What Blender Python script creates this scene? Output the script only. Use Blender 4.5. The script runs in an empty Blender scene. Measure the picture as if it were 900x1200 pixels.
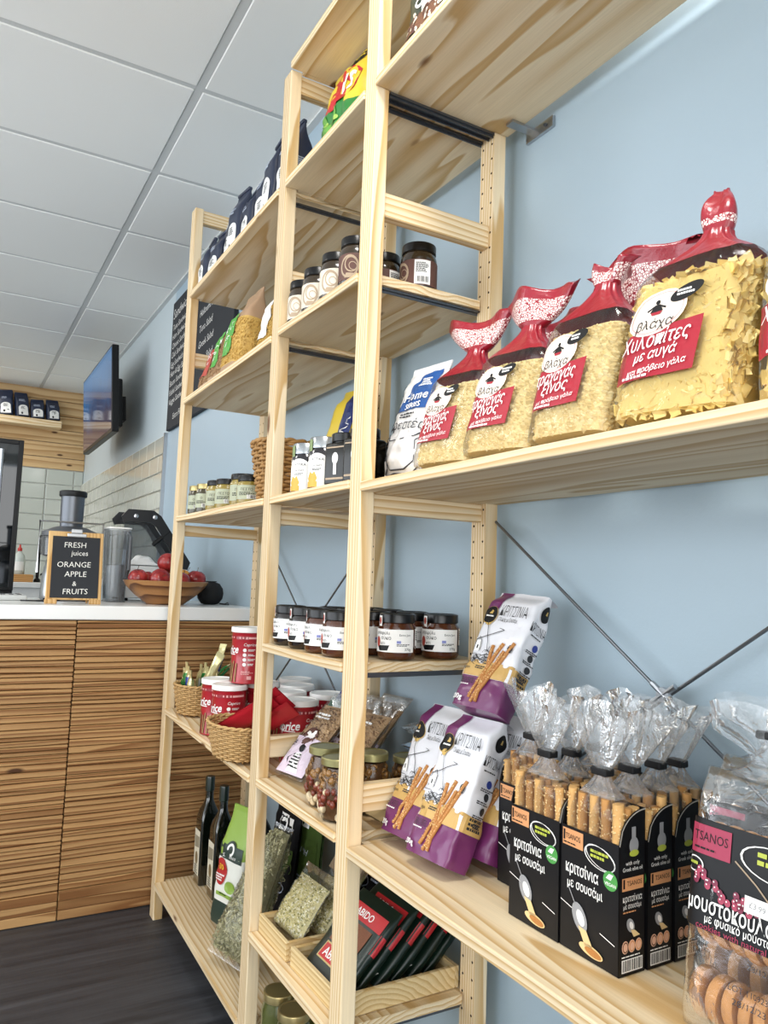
import bpy, bmesh, math, random
from mathutils import Matrix, Vector, noise
random.seed(7)
SC = bpy.context.scene
COL = SC.collection
PI = math.pi
R = math.radians

# ------------------------------------------------------------------ camera
CAM = Vector((-0.953, 0.0, 1.078))
cam_d = bpy.data.cameras.new('camera')
cam = bpy.data.objects.new('camera', cam_d)
COL.objects.link(cam)
cam_d.sensor_fit = 'HORIZONTAL'
cam_d.sensor_width = 36.0
cam_d.lens = 899.25 / 900 * 36.0
cam_d.clip_start = 0.02
yaw, pitch, roll = R(29.476), R(5.17), R(2.063)
fwd = Vector((math.sin(yaw) * math.cos(pitch), math.cos(yaw) * math.cos(pitch), math.sin(pitch)))
rgt = Vector((math.cos(yaw), -math.sin(yaw), 0))
upv = rgt.cross(fwd)
r2 = rgt * math.cos(roll) + upv * math.sin(roll)
u2 = -rgt * math.sin(roll) + upv * math.cos(roll)
cam.matrix_world = Matrix((
    (r2.x, u2.x, -fwd.x, CAM.x), (r2.y, u2.y, -fwd.y, CAM.y),
    (r2.z, u2.z, -fwd.z, CAM.z), (0, 0, 0, 1)))
SC.camera = cam

# ------------------------------------------------------------------ light
SC.view_settings.view_transform = 'Standard'
SC.view_settings.look = 'None'
SC.view_settings.gamma = 1
SC.view_settings.use_curve_mapping = False
SC.view_settings.exposure = 0.46
SC.cycles.use_denoising = True
SC.cycles.transparent_max_bounces = 24
SC.cycles.max_bounces = 8
SC.cycles.caustics_reflective = False
SC.cycles.caustics_refractive = False
SC.cycles.sample_clamp_indirect = 6

world = bpy.data.worlds.new('daylight')
SC.world = world
world.use_nodes = True
bg = world.node_tree.nodes['Background']
bg.inputs[0].default_value = (0.80, 0.90, 1.0, 1)
bg.inputs[1].default_value = 1.6


def area(name, loc, rot, sx, sy, power, col):
    d = bpy.data.lights.new(name, 'AREA')
    d.shape = 'RECTANGLE'
    d.size, d.size_y = sx, sy
    d.energy, d.color = power, col
    o = bpy.data.objects.new(name, d)
    COL.objects.link(o)
    o.location, o.rotation_euler = loc, rot
    return o


# daylight through the shop front behind the photographer and through the street windows on the left
area('shop_front_daylight', (-2.0, -2.35, 1.35), (R(104), 0, 0), 3.6, 2.3, 62, (1.0, 0.97, 0.92))
area('street_window_daylight', (-4.0, 2.2, 1.45), (R(104), 0, R(-90)), 5.5, 2.1, 62, (0.97, 0.98, 1.0))
# ceiling panels of the shop
for nm, x, y, pw in (('panel_light', -0.66, 0.55, 15), ('panel_light', -2.2, 2.65, 9), ('panel_light', -2.2, 5.0, 10),
                     ('panel_light', -1.15, 6.55, 8)):
    area(nm, (x, y, 2.60), (0, 0, 0), 0.3 if x > -.7 else 0.55, 0.55, pw, (1.0, 0.97, 0.92))


# ------------------------------------------------------------------ materials
def lin(c):
    if isinstance(c, str):
        c = [int(c[i:i + 2], 16) for i in (0, 2, 4)]
    return tuple((v / 255 / 12.92 if v / 255 <= 0.04045 else ((v / 255 + 0.055) / 1.055) ** 2.4) for v in c) + (1,)


MATS = {}


def nn(nt, typ, **kw):
    n = nt.nodes.new(typ)
    for k, v in kw.items():
        setattr(n, k, v)
    return n


def pr(name, c, rough=0.6, metal=0.0, coat=0.0, vary=0.0, bump=0.0, bscale=60, spec=0.5, emit=None, es=0.0):
    """plain principled material, optionally with a little mottling / relief"""
    if name in MATS:
        return MATS[name]
    m = bpy.data.materials.new(name)
    m.use_nodes = True
    nt = m.node_tree
    b = nt.nodes['Principled BSDF']
    b.inputs['Base Color'].default_value = lin(c)
    b.inputs['Roughness'].default_value = rough
    b.inputs['Metallic'].default_value = metal
    b.inputs['Coat Weight'].default_value = coat
    b.inputs['Coat Roughness'].default_value = 0.08
    b.inputs['Specular IOR Level'].default_value = spec
    if emit:
        b.inputs['Emission Color'].default_value = lin(emit)
        b.inputs['Emission Strength'].default_value = es
    if vary or bump:
        tc = nn(nt, 'ShaderNodeTexCoord')
        no = nn(nt, 'ShaderNodeTexNoise')
        no.inputs['Scale'].default_value = bscale
        no.inputs['Detail'].default_value = 4
        nt.links.new(tc.outputs['Object'], no.inputs['Vector'])
        if vary:
            hs = nn(nt, 'ShaderNodeHueSaturation')
            hs.inputs['Color'].default_value = lin(c)
            mr = nn(nt, 'ShaderNodeMapRange')
            mr.inputs[3].default_value = 1 - vary
            mr.inputs[4].default_value = 1 + vary
            nt.links.new(no.outputs[0], mr.inputs[0])
            nt.links.new(mr.outputs[0], hs.inputs['Value'])
            nt.links.new(hs.outputs[0], b.inputs['Base Color'])
        if bump:
            bp = nn(nt, 'ShaderNodeBump')
            bp.inputs['Strength'].default_value = bump
            bp.inputs['Distance'].default_value = 0.004
            nt.links.new(no.outputs[0], bp.inputs['Height'])
            nt.links.new(bp.outputs[0], b.inputs['Normal'])
    MATS[name] = m
    return m


def film(name, white=0.10, tint='ffffff', bump=0.6, bscale=45, gloss=1.0):
    """thin crinkled clear plastic"""
    if name in MATS:
        return MATS[name]
    m = bpy.data.materials.new(name)
    m.use_nodes = True
    nt = m.node_tree
    nt.nodes.remove(nt.nodes['Principled BSDF'])
    out = nt.nodes['Material Output']
    tr = nn(nt, 'ShaderNodeBsdfTransparent')
    tr.inputs[0].default_value = lin(tint)
    gl = nn(nt, 'ShaderNodeBsdfGlossy')
    gl.inputs['Roughness'].default_value = 0.12
    df = nn(nt, 'ShaderNodeBsdfDiffuse')
    df.inputs[0].default_value = (0.85, 0.87, 0.88, 1)
    fr = nn(nt, 'ShaderNodeFresnel')
    fr.inputs[0].default_value = 1.5
    ml = nn(nt, 'ShaderNodeMath', operation='MULTIPLY')
    ml.inputs[1].default_value = gloss
    no = nn(nt, 'ShaderNodeTexNoise')
    no.inputs['Scale'].default_value = bscale
    no.inputs['Detail'].default_value = 3
    no.inputs['Distortion'].default_value = 0.6
    tc = nn(nt, 'ShaderNodeTexCoord')
    bp = nn(nt, 'ShaderNodeBump')
    bp.inputs['Strength'].default_value = bump
    bp.inputs['Distance'].default_value = 0.012
    m1 = nn(nt, 'ShaderNodeMixShader')
    m1.inputs[0].default_value = white
    m2 = nn(nt, 'ShaderNodeMixShader')
    L = nt.links.new
    L(tc.outputs['Object'], no.inputs['Vector'])
    L(no.outputs[0], bp.inputs['Height'])
    L(bp.outputs[0], gl.inputs['Normal'])
    L(bp.outputs[0], fr.inputs['Normal'])
    L(fr.outputs[0], ml.inputs[0])
    L(tr.outputs[0], m1.inputs[1])
    L(df.outputs[0], m1.inputs[2])
    L(ml.outputs[0], m2.inputs[0])
    L(m1.outputs[0], m2.inputs[1])
    L(gl.outputs[0], m2.inputs[2])
    L(m2.outputs[0], out.inputs[0])
    MATS[name] = m
    return m


def wood(name, axis, light, dark, scale=24, knot='6e4a2c', amp=0.6, rough=0.55, spread=0.12, knots=True, contrast=1.0):
    """pine: growth rings about an axis along the board, wavy, with a few knots"""
    if name in MATS:
        return MATS[name]
    m = bpy.data.materials.new(name)
    m.use_nodes = True
    nt = m.node_tree
    L = nt.links.new
    b = nt.nodes['Principled BSDF']
    b.inputs['Roughness'].default_value = rough
    b.inputs['Specular IOR Level'].default_value = 0.3
    tc = nn(nt, 'ShaderNodeTexCoord')
    oi = nn(nt, 'ShaderNodeObjectInfo')
    wn = nn(nt, 'ShaderNodeTexWhiteNoise', noise_dimensions='1D')
    L(oi.outputs['Random'], wn.inputs['W'])
    off = nn(nt, 'ShaderNodeVectorMath', operation='MULTIPLY_ADD')
    off.inputs[1].default_value = (3, 3, 3)
    L(wn.outputs['Color'], off.inputs[0])
    L(tc.outputs['Object'], off.inputs[2])
    # distortion, stretched along the board
    st = {'X': (0.10, 1, 1), 'Y': (1, 0.10, 1), 'Z': (1, 1, 0.10)}[axis]
    mp = nn(nt, 'ShaderNodeMapping')
    mp.inputs['Scale'].default_value = st
    L(off.outputs[0], mp.inputs[0])
    n1 = nn(nt, 'ShaderNodeTexNoise')
    n1.inputs['Scale'].default_value = 9
    n1.inputs['Detail'].default_value = 2
    L(mp.outputs[0], n1.inputs['Vector'])
    sb = nn(nt, 'ShaderNodeVectorMath', operation='MULTIPLY_ADD')
    sb.inputs[1].default_value = (0.09 * amp,) * 3
    L(n1.outputs['Color'], sb.inputs[0])
    # pith position: random offset of the cross-section
    of2 = nn(nt, 'ShaderNodeVectorMath', operation='MULTIPLY_ADD')
    of2.inputs[1].default_value = (spread, spread, spread)
    L(wn.outputs['Color'], of2.inputs[0])
    L(tc.outputs['Object'], of2.inputs[2])
    L(of2.outputs[0], sb.inputs[2])
    wv = nn(nt, 'ShaderNodeTexWave', wave_type='RINGS', rings_direction=axis, wave_profile='SAW')
    wv.inputs['Scale'].default_value = scale
    wv.inputs['Distortion'].default_value = 0.0
    wv.inputs['Detail'].default_value = 2
    wv.inputs['Detail Scale'].default_value = 2
    L(sb.outputs[0], wv.inputs['Vector'])
    cr = nn(nt, 'ShaderNodeValToRGB')
    e = cr.color_ramp.elements
    lc, dc = lin(light), lin(dark)
    mid = tuple(lc[i] * 0.72 + dc[i] * 0.28 for i in range(3)) + (1,)
    e[0].position, e[0].color = 0.0, lc
    e[1].position, e[1].color = 1.0, lc
    for p_, c_ in ((0.45, mid), (0.86, dc), (0.93, dc)):
        k = e.new(p_)
        k.color = c_
    L(wv.outputs[0], cr.inputs[0])
    # fine fibre
    mp3 = nn(nt, 'ShaderNodeMapping')
    mp3.inputs['Scale'].default_value = tuple(300 if v == 1 else 8 for v in st)
    L(off.outputs[0], mp3.inputs[0])
    n3 = nn(nt, 'ShaderNodeTexNoise')
    n3.inputs['Scale'].default_value = 1
    L(mp3.outputs[0], n3.inputs['Vector'])
    mr = nn(nt, 'ShaderNodeMapRange')
    mr.inputs[3].default_value, mr.inputs[4].default_value = 0.88, 1.10
    L(n3.outputs[0], mr.inputs[0])
    hs = nn(nt, 'ShaderNodeHueSaturation')
    L(cr.outputs[0], hs.inputs['Color'])
    ob = nn(nt, 'ShaderNodeMapRange')
    ob.inputs[3].default_value, ob.inputs[4].default_value = 0.90, 1.06
    L(oi.outputs['Random'], ob.inputs[0])
    mu = nn(nt, 'ShaderNodeMath', operation='MULTIPLY')
    L(mr.outputs[0], mu.inputs[0])
    L(ob.outputs[0], mu.inputs[1])
    L(mu.outputs[0], hs.inputs['Value'])
    last = hs.outputs[0]
    if knots:
        ks = tuple(9 if v == 1 else 3.2 for v in st)
        mp2 = nn(nt, 'ShaderNodeMapping')
        mp2.inputs['Scale'].default_value = ks
        L(off.outputs[0], mp2.inputs[0])
        vo = nn(nt, 'ShaderNodeTexVoronoi', feature='F1')
        vo.inputs['Scale'].default_value = 1
        L(mp2.outputs[0], vo.inputs['Vector'])
        kr = nn(nt, 'ShaderNodeValToRGB')
        ke = kr.color_ramp.elements
        ke[0].position, ke[0].color = 0.055, (1, 1, 1, 1)
        ke[1].position, ke[1].color = 0.10, (0, 0, 0, 1)
        L(vo.outputs['Distance'], kr.inputs[0])
        mx = nn(nt, 'ShaderNodeMixRGB')
        mx.inputs[2].default_value = lin(knot)
        L(kr.outputs[0], mx.inputs[0])
        L(last, mx.inputs[1])
        last = mx.outputs[0]
    L(last, b.inputs['Base Color'])
    bp = nn(nt, 'ShaderNodeBump')
    bp.inputs['Strength'].default_value = 0.12
    bp.inputs['Distance'].default_value = 0.002
    L(n3.outputs[0], bp.inputs['Height'])
    L(bp.outputs[0], b.inputs['Normal'])
    MATS[name] = m
    return m


PINE = {a: wood('pine_' + a.lower(), a, 'e9d6b4', 'c9a570', scale=34) for a in 'XYZ'}
BLACK = pr('black_print', '0b0b0d', 0.5, spec=.35)
WHITE = pr('white_print', 'f2f0ec', 0.5)
STEEL = pr('steel', 'b9bcc0', 0.3, 1.0)
DSTEEL = pr('dark_steel', '63666b', 0.38, 0.9)
LIDBLACK = pr('black_lid', '08080a', 0.3, spec=.35)
GOLD = pr('gold_lid', 'b3a271', 0.3, 0.8)
FILM = film('clear_film', white=.02, bump=.18, gloss=.6)
FILMW = film('crinkled_film', white=0.07, bump=.45, bscale=38, gloss=.8)
FILMT = film('gathered_film', white=.16, bump=.5, bscale=45, gloss=.9)
WICKER = pr('wicker', 'b98d55', 0.6, vary=0.35, bscale=90)


# ------------------------------------------------------------------ mesh builder
class MB:
    def __init__(s):
        s.v, s.f, s.m, s.mats = [], [], [], []

    def mi(s, mat):
        if mat not in s.mats:
            s.mats.append(mat)
        return s.mats.index(mat)

    def add(s, vs, fs, mat, fn=None):
        o = len(s.v)
        s.v += [tuple(fn(*p)) if fn else tuple(p) for p in vs]
        k = s.mi(mat)
        for f in fs:
            s.f.append([i + o for i in f])
            s.m.append(k)

    def box(s, x0, x1, y0, y1, z0, z1, mat, fn=None):
        vs = [(x, y, z) for z in (z0, z1) for y in (y0, y1) for x in (x0, x1)]
        s.add(vs, [(0, 2, 3, 1), (4, 5, 7, 6), (0, 1, 5, 4), (2, 6, 7, 3), (0, 4, 6, 2), (1, 3, 7, 5)], mat, fn)

    def bevbox(s, x0, x1, y0, y1, z0, z1, mat, b=0.002, seg=2, fn=None):
        bm = bmesh.new()
        bmesh.ops.create_cube(bm, size=1)
        for v in bm.verts:
            v.co = ((x0 + x1) / 2 + v.co.x * (x1 - x0), (y0 + y1) / 2 + v.co.y * (y1 - y0), (z0 + z1) / 2 + v.co.z * (z1 - z0))
        bmesh.ops.bevel(bm, geom=bm.edges[:], offset=b, segments=seg, affect='EDGES', profile=0.5)
        bm.verts.index_update()
        s.add([v.co[:] for v in bm.verts], [[v.index for v in f.verts] for f in bm.faces], mat, fn)
        bm.free()

    def grid(s, fn, nu, nv, mat, wrap=False, matfn=None):
        """fn(u,v) u,v in 0..1"""
        o = len(s.v)
        cu = nu if wrap else nu + 1
        for j in range(nv + 1):
            for i in range(cu):
                s.v.append(tuple(fn(i / nu, j / nv)))
        for j in range(nv):
            for i in range(nu):
                a = j * cu + i
                b = j * cu + (i + 1) % cu
                s.f.append([o + a, o + b, o + b + cu, o + a + cu])
                s.m.append(s.mi(matfn((i + .5) / nu, (j + .5) / nv) if matfn else mat))

    def lathe(s, prof, n, mat, c=(0, 0, 0), matfn=None):
        o = len(s.v)
        for r, z in prof:
            for i in range(n):
                a = 2 * PI * i / n
                s.v.append((c[0] + r * math.sin(a), c[1] - r * math.cos(a), c[2] + z))
        for j in range(len(prof) - 1):
            for i in range(n):
                a, b = j * n + i, j * n + (i + 1) % n
                s.f.append([o + a, o + b, o + b + n, o + a + n])
                s.m.append(s.mi(matfn(j) if matfn else mat))
        s.f.append([o + i for i in range(n)][::-1])
        s.m.append(s.mi(matfn(0) if matfn else mat))
        s.f.append([o + (len(prof) - 1) * n + i for i in range(n)])
        s.m.append(s.mi(matfn(len(prof) - 2) if matfn else mat))

    def tube(s, pts, r, n, mat, closed=False, cap=True):
        pts = [Vector(p) for p in pts]
        o = len(s.v)
        N = len(pts)
        for k, p in enumerate(pts):
            if closed:
                t = pts[(k + 1) % N] - pts[k - 1]
            else:
                t = pts[min(k + 1, N - 1)] - pts[max(k - 1, 0)]
            t.normalize()
            a = Vector((0, 0, 1)) if abs(t.z) < 0.9 else Vector((1, 0, 0))
            x = t.cross(a).normalized()
            y = t.cross(x)
            rr = r(k / max(1, N - 1)) if callable(r) else r
            for i in range(n):
                an = 2 * PI * i / n
                s.v.append(tuple(p + x * rr * math.cos(an) + y * rr * math.sin(an)))
        for k in range(N if closed else N - 1):
            for i in range(n):
                a, b = k * n + i, k * n + (i + 1) % n
                a2, b2 = ((k + 1) % N) * n + i, ((k + 1) % N) * n + (i + 1) % n
                s.f.append([o + a, o + b, o + b2, o + a2])
                s.m.append(s.mi(mat))
        if cap and not closed:
            s.f.append([o + i for i in range(n)][::-1])
            s.m.append(s.mi(mat))
            s.f.append([o + (N - 1) * n + i for i in range(n)])
            s.m.append(s.mi(mat))

    def sphere(s, c, r, mat, nu=8, nv=6, sc=(1, 1, 1), fn=None):
        prof = [(r * math.sin(PI * j / nv), -r * math.cos(PI * j / nv)) for j in range(nv + 1)]
        o = len(s.v)
        k = s.mi(mat)
        pts = [(0, 0, -r)] + [(pr_ * math.sin(2 * PI * i / nu), pr_ * math.cos(2 * PI * i / nu), z)
                              for pr_, z in prof[1:-1] for i in range(nu)] + [(0, 0, r)]
        for p in pts:
            q = (c[0] + p[0] * sc[0], c[1] + p[1] * sc[1], c[2] + p[2] * sc[2])
            s.v.append(tuple(fn(*q)) if fn else q)
        n = len(pts)
        for i in range(nu):
            s.f.append([o, o + 1 + (i + 1) % nu, o + 1 + i]); s.m.append(k)
            b = 1 + (nv - 2) * nu
            s.f.append([o + n - 1, o + b + i, o + b + (i + 1) % nu]); s.m.append(k)
        for j in range(nv - 2):
            for i in range(nu):
                a, b = 1 + j * nu + i, 1 + j * nu + (i + 1) % nu
                s.f.append([o + a, o + b, o + b + nu, o + a + nu]); s.m.append(k)

    def xform(s, M, start=0):
        for i in range(start, len(s.v)):
            s.v[i] = tuple(M @ Vector(s.v[i]))

    def build(s, name, parent=None, smooth=None, loc=None, rot=None, label=None, kind=None):
        me = bpy.data.meshes.new(name)
        me.from_pydata(s.v, [], s.f)
        for m in s.mats:
            me.materials.append(m)
        me.polygons.foreach_set('material_index', s.m)
        if smooth:
            me.polygons.foreach_set('use_smooth', [True] * len(s.f))
            if smooth < 180:
                me.set_sharp_from_angle(angle=R(smooth))
        me.update()
        o = bpy.data.objects.new(name, me)
        COL.objects.link(o)
        if parent:
            o.parent = parent
        if loc is not None:
            o.location = loc
        if rot is not None:
            o.rotation_euler = rot
        if label:
            o['label'] = label
        if kind:
            o['kind'] = kind
        return o


def thing(name, label, cat, loc=(0, 0, 0), rot=(0, 0, 0), group=None):
    o = bpy.data.objects.new(name, None)
    o.empty_display_size = 0.05
    COL.objects.link(o)
    o.location, o.rotation_euler = loc, rot
    o['label'], o['category'] = label, cat
    if group:
        o['group'] = group
    return o


def struct(o):
    o['kind'] = 'structure'
    return o


def dup(root, label, loc, rot=None):
    def cp(o, par):
        c = o.copy()
        COL.objects.link(c)
        c.parent = par
        for ch in list(o.children):
            cp(ch, c)
        return c
    r = cp(root, None)
    r.location = loc
    if rot is not None:
        r.rotation_euler = rot
    r['label'] = label
    return r


# ------------------------------------------------------------------ lettering
_font = {}


def glyphs(txt, bold=0.0):
    k = (txt, bold)
    if k not in _font:
        c = bpy.data.curves.new('t', 'FONT')
        c.body = txt
        c.resolution_u = 2
        c.offset = bold
        o = bpy.data.objects.new('t', c)
        me = bpy.data.meshes.new_from_object(o)
        _font[k] = ([(v.co.x, v.co.y) for v in me.vertices], [list(p.vertices) for p in me.polygons])
        bpy.data.objects.remove(o)
        bpy.data.meshes.remove(me)
        bpy.data.curves.remove(c)
    return _font[k]


class Print(MB):
    """flat print laid on a surface f(u, v, off)"""
    def __init__(s, f, base=0.0006):
        super().__init__()
        s.fs, s.base = f, base

    def _o(s, lay):
        return s.base + 0.00035 * lay

    def text(s, t, u, v, size, mat, lay=2, bold=0.0, w=None, rot=0, shear=0, align='C'):
        vs, fs = glyphs(t, bold)
        if not vs:
            return
        x0, x1 = min(p[0] for p in vs), max(p[0] for p in vs)
        sx = size if w is None else w / max(1e-6, x1 - x0)
        cx = {'C': (x0 + x1) / 2, 'L': x0, 'R': x1}[align]
        ca, sa = math.cos(R(rot)), math.sin(R(rot))
        pts = []
        for x, y in vs:
            a, b = (x - cx) * sx + shear * (y - .35) * size, (y - 0.35) * size
            pts.append((u + a * ca - b * sa, v + a * sa + b * ca))
        s.add([(p[0], p[1], s._o(lay)) for p in pts], fs, mat, s.fs)

    def poly(s, pts, mat, lay=1, n=5):
        """four-cornered patch, subdivided"""
        o = s._o(lay)
        if len(pts) == 4:
            a, b, c, d = [Vector(p) for p in pts]
            s.grid(lambda u, v: s.fs(*((a * (1 - u) + b * u) * (1 - v) + (d * (1 - u) + c * u) * v), o), n, n, mat)
        else:
            s.add([(p[0], p[1], o) for p in pts], [list(range(len(pts)))], mat, s.fs)

    def rect(s, u0, v0, u1, v1, mat, lay=1, n=4):
        s.poly([(u0, v0), (u1, v0), (u1, v1), (u0, v1)], mat, lay, n)

    def disc(s, u, v, a, b, mat, lay=1, rot=0, n=22, r0=0.0):
        o = s._o(lay)
        ca, sa = math.cos(R(rot)), math.sin(R(rot))

        def g(i, j):
            t = r0 + (1 - r0) * j
            x, y = a * t * math.cos(2 * PI * i), b * t * math.sin(2 * PI * i)
            return s.fs(u + x * ca - y * sa, v + x * sa + y * ca, o)
        s.grid(g, n, 2, mat, wrap=True)

    def line(s, pts, w, mat, lay=2):
        o = s._o(lay)
        for (a, b) in zip(pts[:-1], pts[1:]):
            a, b = Vector(a), Vector(b)
            d = (b - a)
            if d.length < 1e-7:
                continue
            nrm = Vector((-d.y, d.x)).normalized() * w / 2
            s.add([(*(a + nrm), o), (*(a - nrm), o), (*(b - nrm), o), (*(b + nrm), o)], [(0, 1, 2, 3)], mat, s.fs)

    def bars(s, u0, v0, u1, v1, mat, n=11, lay=2, seed=1):
        rg = random.Random(seed)
        ws = [rg.uniform(.5, 2) for _ in range(2 * n - 1)]
        k = (u1 - u0) / sum(ws)
        x = u0
        for i, w in enumerate(ws):
            if i % 2 == 0:
                s.rect(x, v0, x + w * k, v1, mat, lay, 1)
            x += w * k

    def small(s, u, v, w, h, n, mat, lay=2, seed=0, align='L'):
        """a block of tiny illegible print as short strokes"""
        rg = random.Random(seed)
        for i in range(n):
            y = v - i * h * 1.7
            ww = w * rg.uniform(.65, 1)
            x0 = u if align == 'L' else u - ww / 2
            x = x0
            while x < x0 + ww:
                q = rg.uniform(.06, .2) * w
                s.rect(x, y - h / 2, min(x + q, x0 + ww), y + h / 2, mat, lay, 1)
                x += q + .03 * w


def sgnp(c, e):
    return math.copysign(abs(c) ** e, c)


def sstep(a, b, x):
    t = max(0., min(1., (x - a) / (b - a)))
    return t * t * (3 - 2 * t)

# ------------------------------------------------------------------ setting
H = 2.634
WXR = 0.034      # face of the long wall, a little behind the shelving
XL, YB0, YF = -4.2, -2.6, 7.139
WALLB = pr('pale_blue_paint', 'a5b8c4', 0.42, bump=0.06, bscale=220)
WALLW = pr('white_paint', 'dfe0da', 0.6)
TILEC = pr('ceiling_tile_white', 'efefec', 0.85, bump=0.12, bscale=260)
GRIDC = pr('ceiling_grid_grey', 'cfd1d0', 0.5)


def floor_mat():
    m = bpy.data.materials.new('dark_vinyl_floor')
    m.use_nodes = True
    nt = m.node_tree
    L = nt.links.new
    b = nt.nodes['Principled BSDF']
    b.inputs['Roughness'].default_value = 0.5
    tc = nn(nt, 'ShaderNodeTexCoord')
    mp = nn(nt, 'ShaderNodeMapping')
    mp.inputs['Scale'].default_value = (1.6, 26, 1)
    no = nn(nt, 'ShaderNodeTexNoise')
    no.inputs['Scale'].default_value = 1.0
    no.inputs['Detail'].default_value = 6
    no.inputs['Roughness'].default_value = 0.65
    cr = nn(nt, 'ShaderNodeValToRGB')
    e = cr.color_ramp.elements
    e[0].position, e[0].color = 0.3, lin('222327')
    e[1].position, e[1].color = 0.75, lin('4e5055')
    L(tc.outputs['Object'], mp.inputs[0])
    L(mp.outputs[0], no.inputs['Vector'])
    L(no.outputs[0], cr.inputs[0])
    L(cr.outputs[0], b.inputs['Base Color'])
    return m


fl = MB()
fl.box(XL, WXR, YB0, YF, -0.05, 0, floor_mat())
struct(fl.build('floor'))
w = MB()
w.box(WXR, WXR + .1, YB0, 4.156, 0, H + .1, WALLB)
w.box(WXR, WXR + .1, 4.156, YF + .1, 0, H + .1, pr('kitchen_wall_tone', 'c3ced2', .5))  # stretch beyond the tile trim gets a whiter, greyer tone
wall_right = struct(w.build('wall_right'))
w = MB()
w.box(XL, WXR, YF, YF + .1, 0, H + .1, WALLW)
wall_far = struct(w.build('wall_far'))
w = MB()   # street side: low wall, lintel and piers round the shop windows
w.box(XL - .1, XL, YB0, YF, 0, .35, WALLW)
w.box(XL - .1, XL, YB0, YF, 2.45, H, WALLW)
for y0, y1 in ((YB0, -.7), (5.1, YF)):
    w.box(XL - .1, XL, y0, y1, .35, 2.45, WALLW)
struct(w.build('wall_left'))
w = MB()   # shop front behind the photographer: piers and lintel
w.box(XL, -3.9, YB0 - .1, YB0, 0, H, WALLW)
w.box(-.1, WXR, YB0 - .1, YB0, 0, H, WALLW)
w.box(-3.9, -.1, YB0 - .1, YB0, 2.5, H, WALLW)
struct(w.build('wall_back'))

# suspended ceiling: tiles dropped slightly below a wider grey grid
c = MB()
c.box(XL, WXR, YB0, YF, H + .004, H + .1, TILEC)
ceil = struct(c.build('ceiling'))
YG0, XG0 = 2.350, -0.361
tile_cache = {}
xs = [(XG0 + .014, WXR - .014)] + [(XG0 - 1.2 * (k + 1) + .014, XG0 - 1.2 * k - .014) for k in range(3)]
lamp_cells = {}
for k in range(-4, 8):
    y0, y1 = YG0 + .6 * k + .012, min(YF - .004, YG0 + .6 * (k + 1) - .012)
    if y1 - y0 < .05:
        continue
    for x0, x1 in xs:
        key = (round(x1 - x0, 3), round(y1 - y0, 3))
        if key not in tile_cache:
            t = MB()
            t.bevbox(-key[0] / 2, key[0] / 2, -key[1] / 2, key[1] / 2, -.004, .004, TILEC, .0025, 1)
            tile_cache[key] = t.build('ceiling_tile', ceil)
            o = tile_cache[key]
        else:
            o = tile_cache[key].copy()
            COL.objects.link(o)
        o.location = ((x0 + x1) / 2, (y0 + y1) / 2, H)
for k in range(3):
    t = MB()
    t.box(XG0 - 1.2 * k - .013, XG0 - 1.2 * k + .013, YB0, YF, H - .001, H + .02, GRIDC)
    t.build('ceiling_bar', ceil)
for k in range(-4, 8):
    t = MB()
    t.box(XL, WXR - .01, YG0 + .6 * k - .011, YG0 + .6 * k + .011, H - .0005, H + .02, GRIDC)
    t.build('ceiling_bar', ceil)
t = MB()
t.box(WXR - .024, WXR, YB0, YF, H - .012, H - .001, GRIDC)
struct(t.build('trim_1'))

# far wall: reclaimed boards over metro tiles
PLANK = wood('reclaimed_plank', 'X', 'cfb083', 'a98457', scale=14, knot='4e3420', spread=.2, rough=.7)
TILEM = pr('metro_tile', 'bcc1b9', 0.12, coat=0.3)
zs = [1.940, 2.039, 2.168, 2.282, 2.404, 2.535, 2.632]
rg = random.Random(3)
for i in range(6):
    t = MB()
    t.bevbox(-2.6, WXR - .002, YF - .022 - rg.uniform(0, .006), YF, zs[i] + .002, zs[i + 1] - .002, PLANK, .003, 1)
    t.build('plank', wall_far)
GROUT = pr('grout', 'e6e7e2', 0.8)
t = MB()
t.box(-2.6, WXR, YF - .004, YF, .95, 1.938, GROUT)
t.build('grout_bed', wall_far)
t = MB()
t.bevbox(-.108, .108, -.014, 0, -.063, .063, TILEM, .006, 2)
base = None
for j in range(8):
    for i in range(12):
        x = -.046 - .11 + .0 - .222 * i + .0
        z = 1.938 - .066 - .132 * j
        if base is None:
            base = t.build('tile', wall_far)
            o = base
        else:
            o = base.copy()
            COL.objects.link(o)
        o.location = (x, YF - .004, z)
for j in range(8):      # cut tiles in the corner
    t2 = MB()
    t2.bevbox(-.041, WXR - .003, YF - .018, YF - .004, 1.938 - .129 - .132 * j, 1.938 - .003 - .132 * j, TILEM, .005, 1)
    t2.build('tile', wall_far)

# metro tiles on the long wall by the worktop
TILEW = pr('metro_tile_long_wall', 'c9c8bb', 0.10, coat=0.3)
t = MB()
t.box(WXR - .006, WXR, 4.16, YF, .98, 1.83, GROUT)
t.build('grout_bed', wall_right)
t = MB()
t.bevbox(-.010, 0, -.0985, .0985, -.0485, .0485, TILEW, .006, 2)
base = None
for j in range(8):
    y = 4.17 - (0.1 if j % 2 else 0)
    while y < YF - .02:
        y0, y1 = max(4.17, y), min(YF - .004, y + .2)
        if y1 - y0 > .19:
            if base is None:
                base = t.build('tile', wall_right)
                o = base
            else:
                o = base.copy()
                COL.objects.link(o)
            o.location = (WXR - .006, y + .1, 1.775 - .1 * j + .0)
        elif y1 - y0 > .02:
            t2 = MB()
            t2.bevbox(WXR - .016, WXR - .006, y0 + .0015, y1 - .0015, 1.7265 - .1 * j, 1.8235 - .1 * j, TILEW, .005, 1)
            t2.build('tile', wall_right)
        y += .2
t = MB()
t.box(WXR - .019, WXR, 4.150, 4.162, .98, 1.835, STEEL)
struct(t.build('trim_2'))

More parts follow.
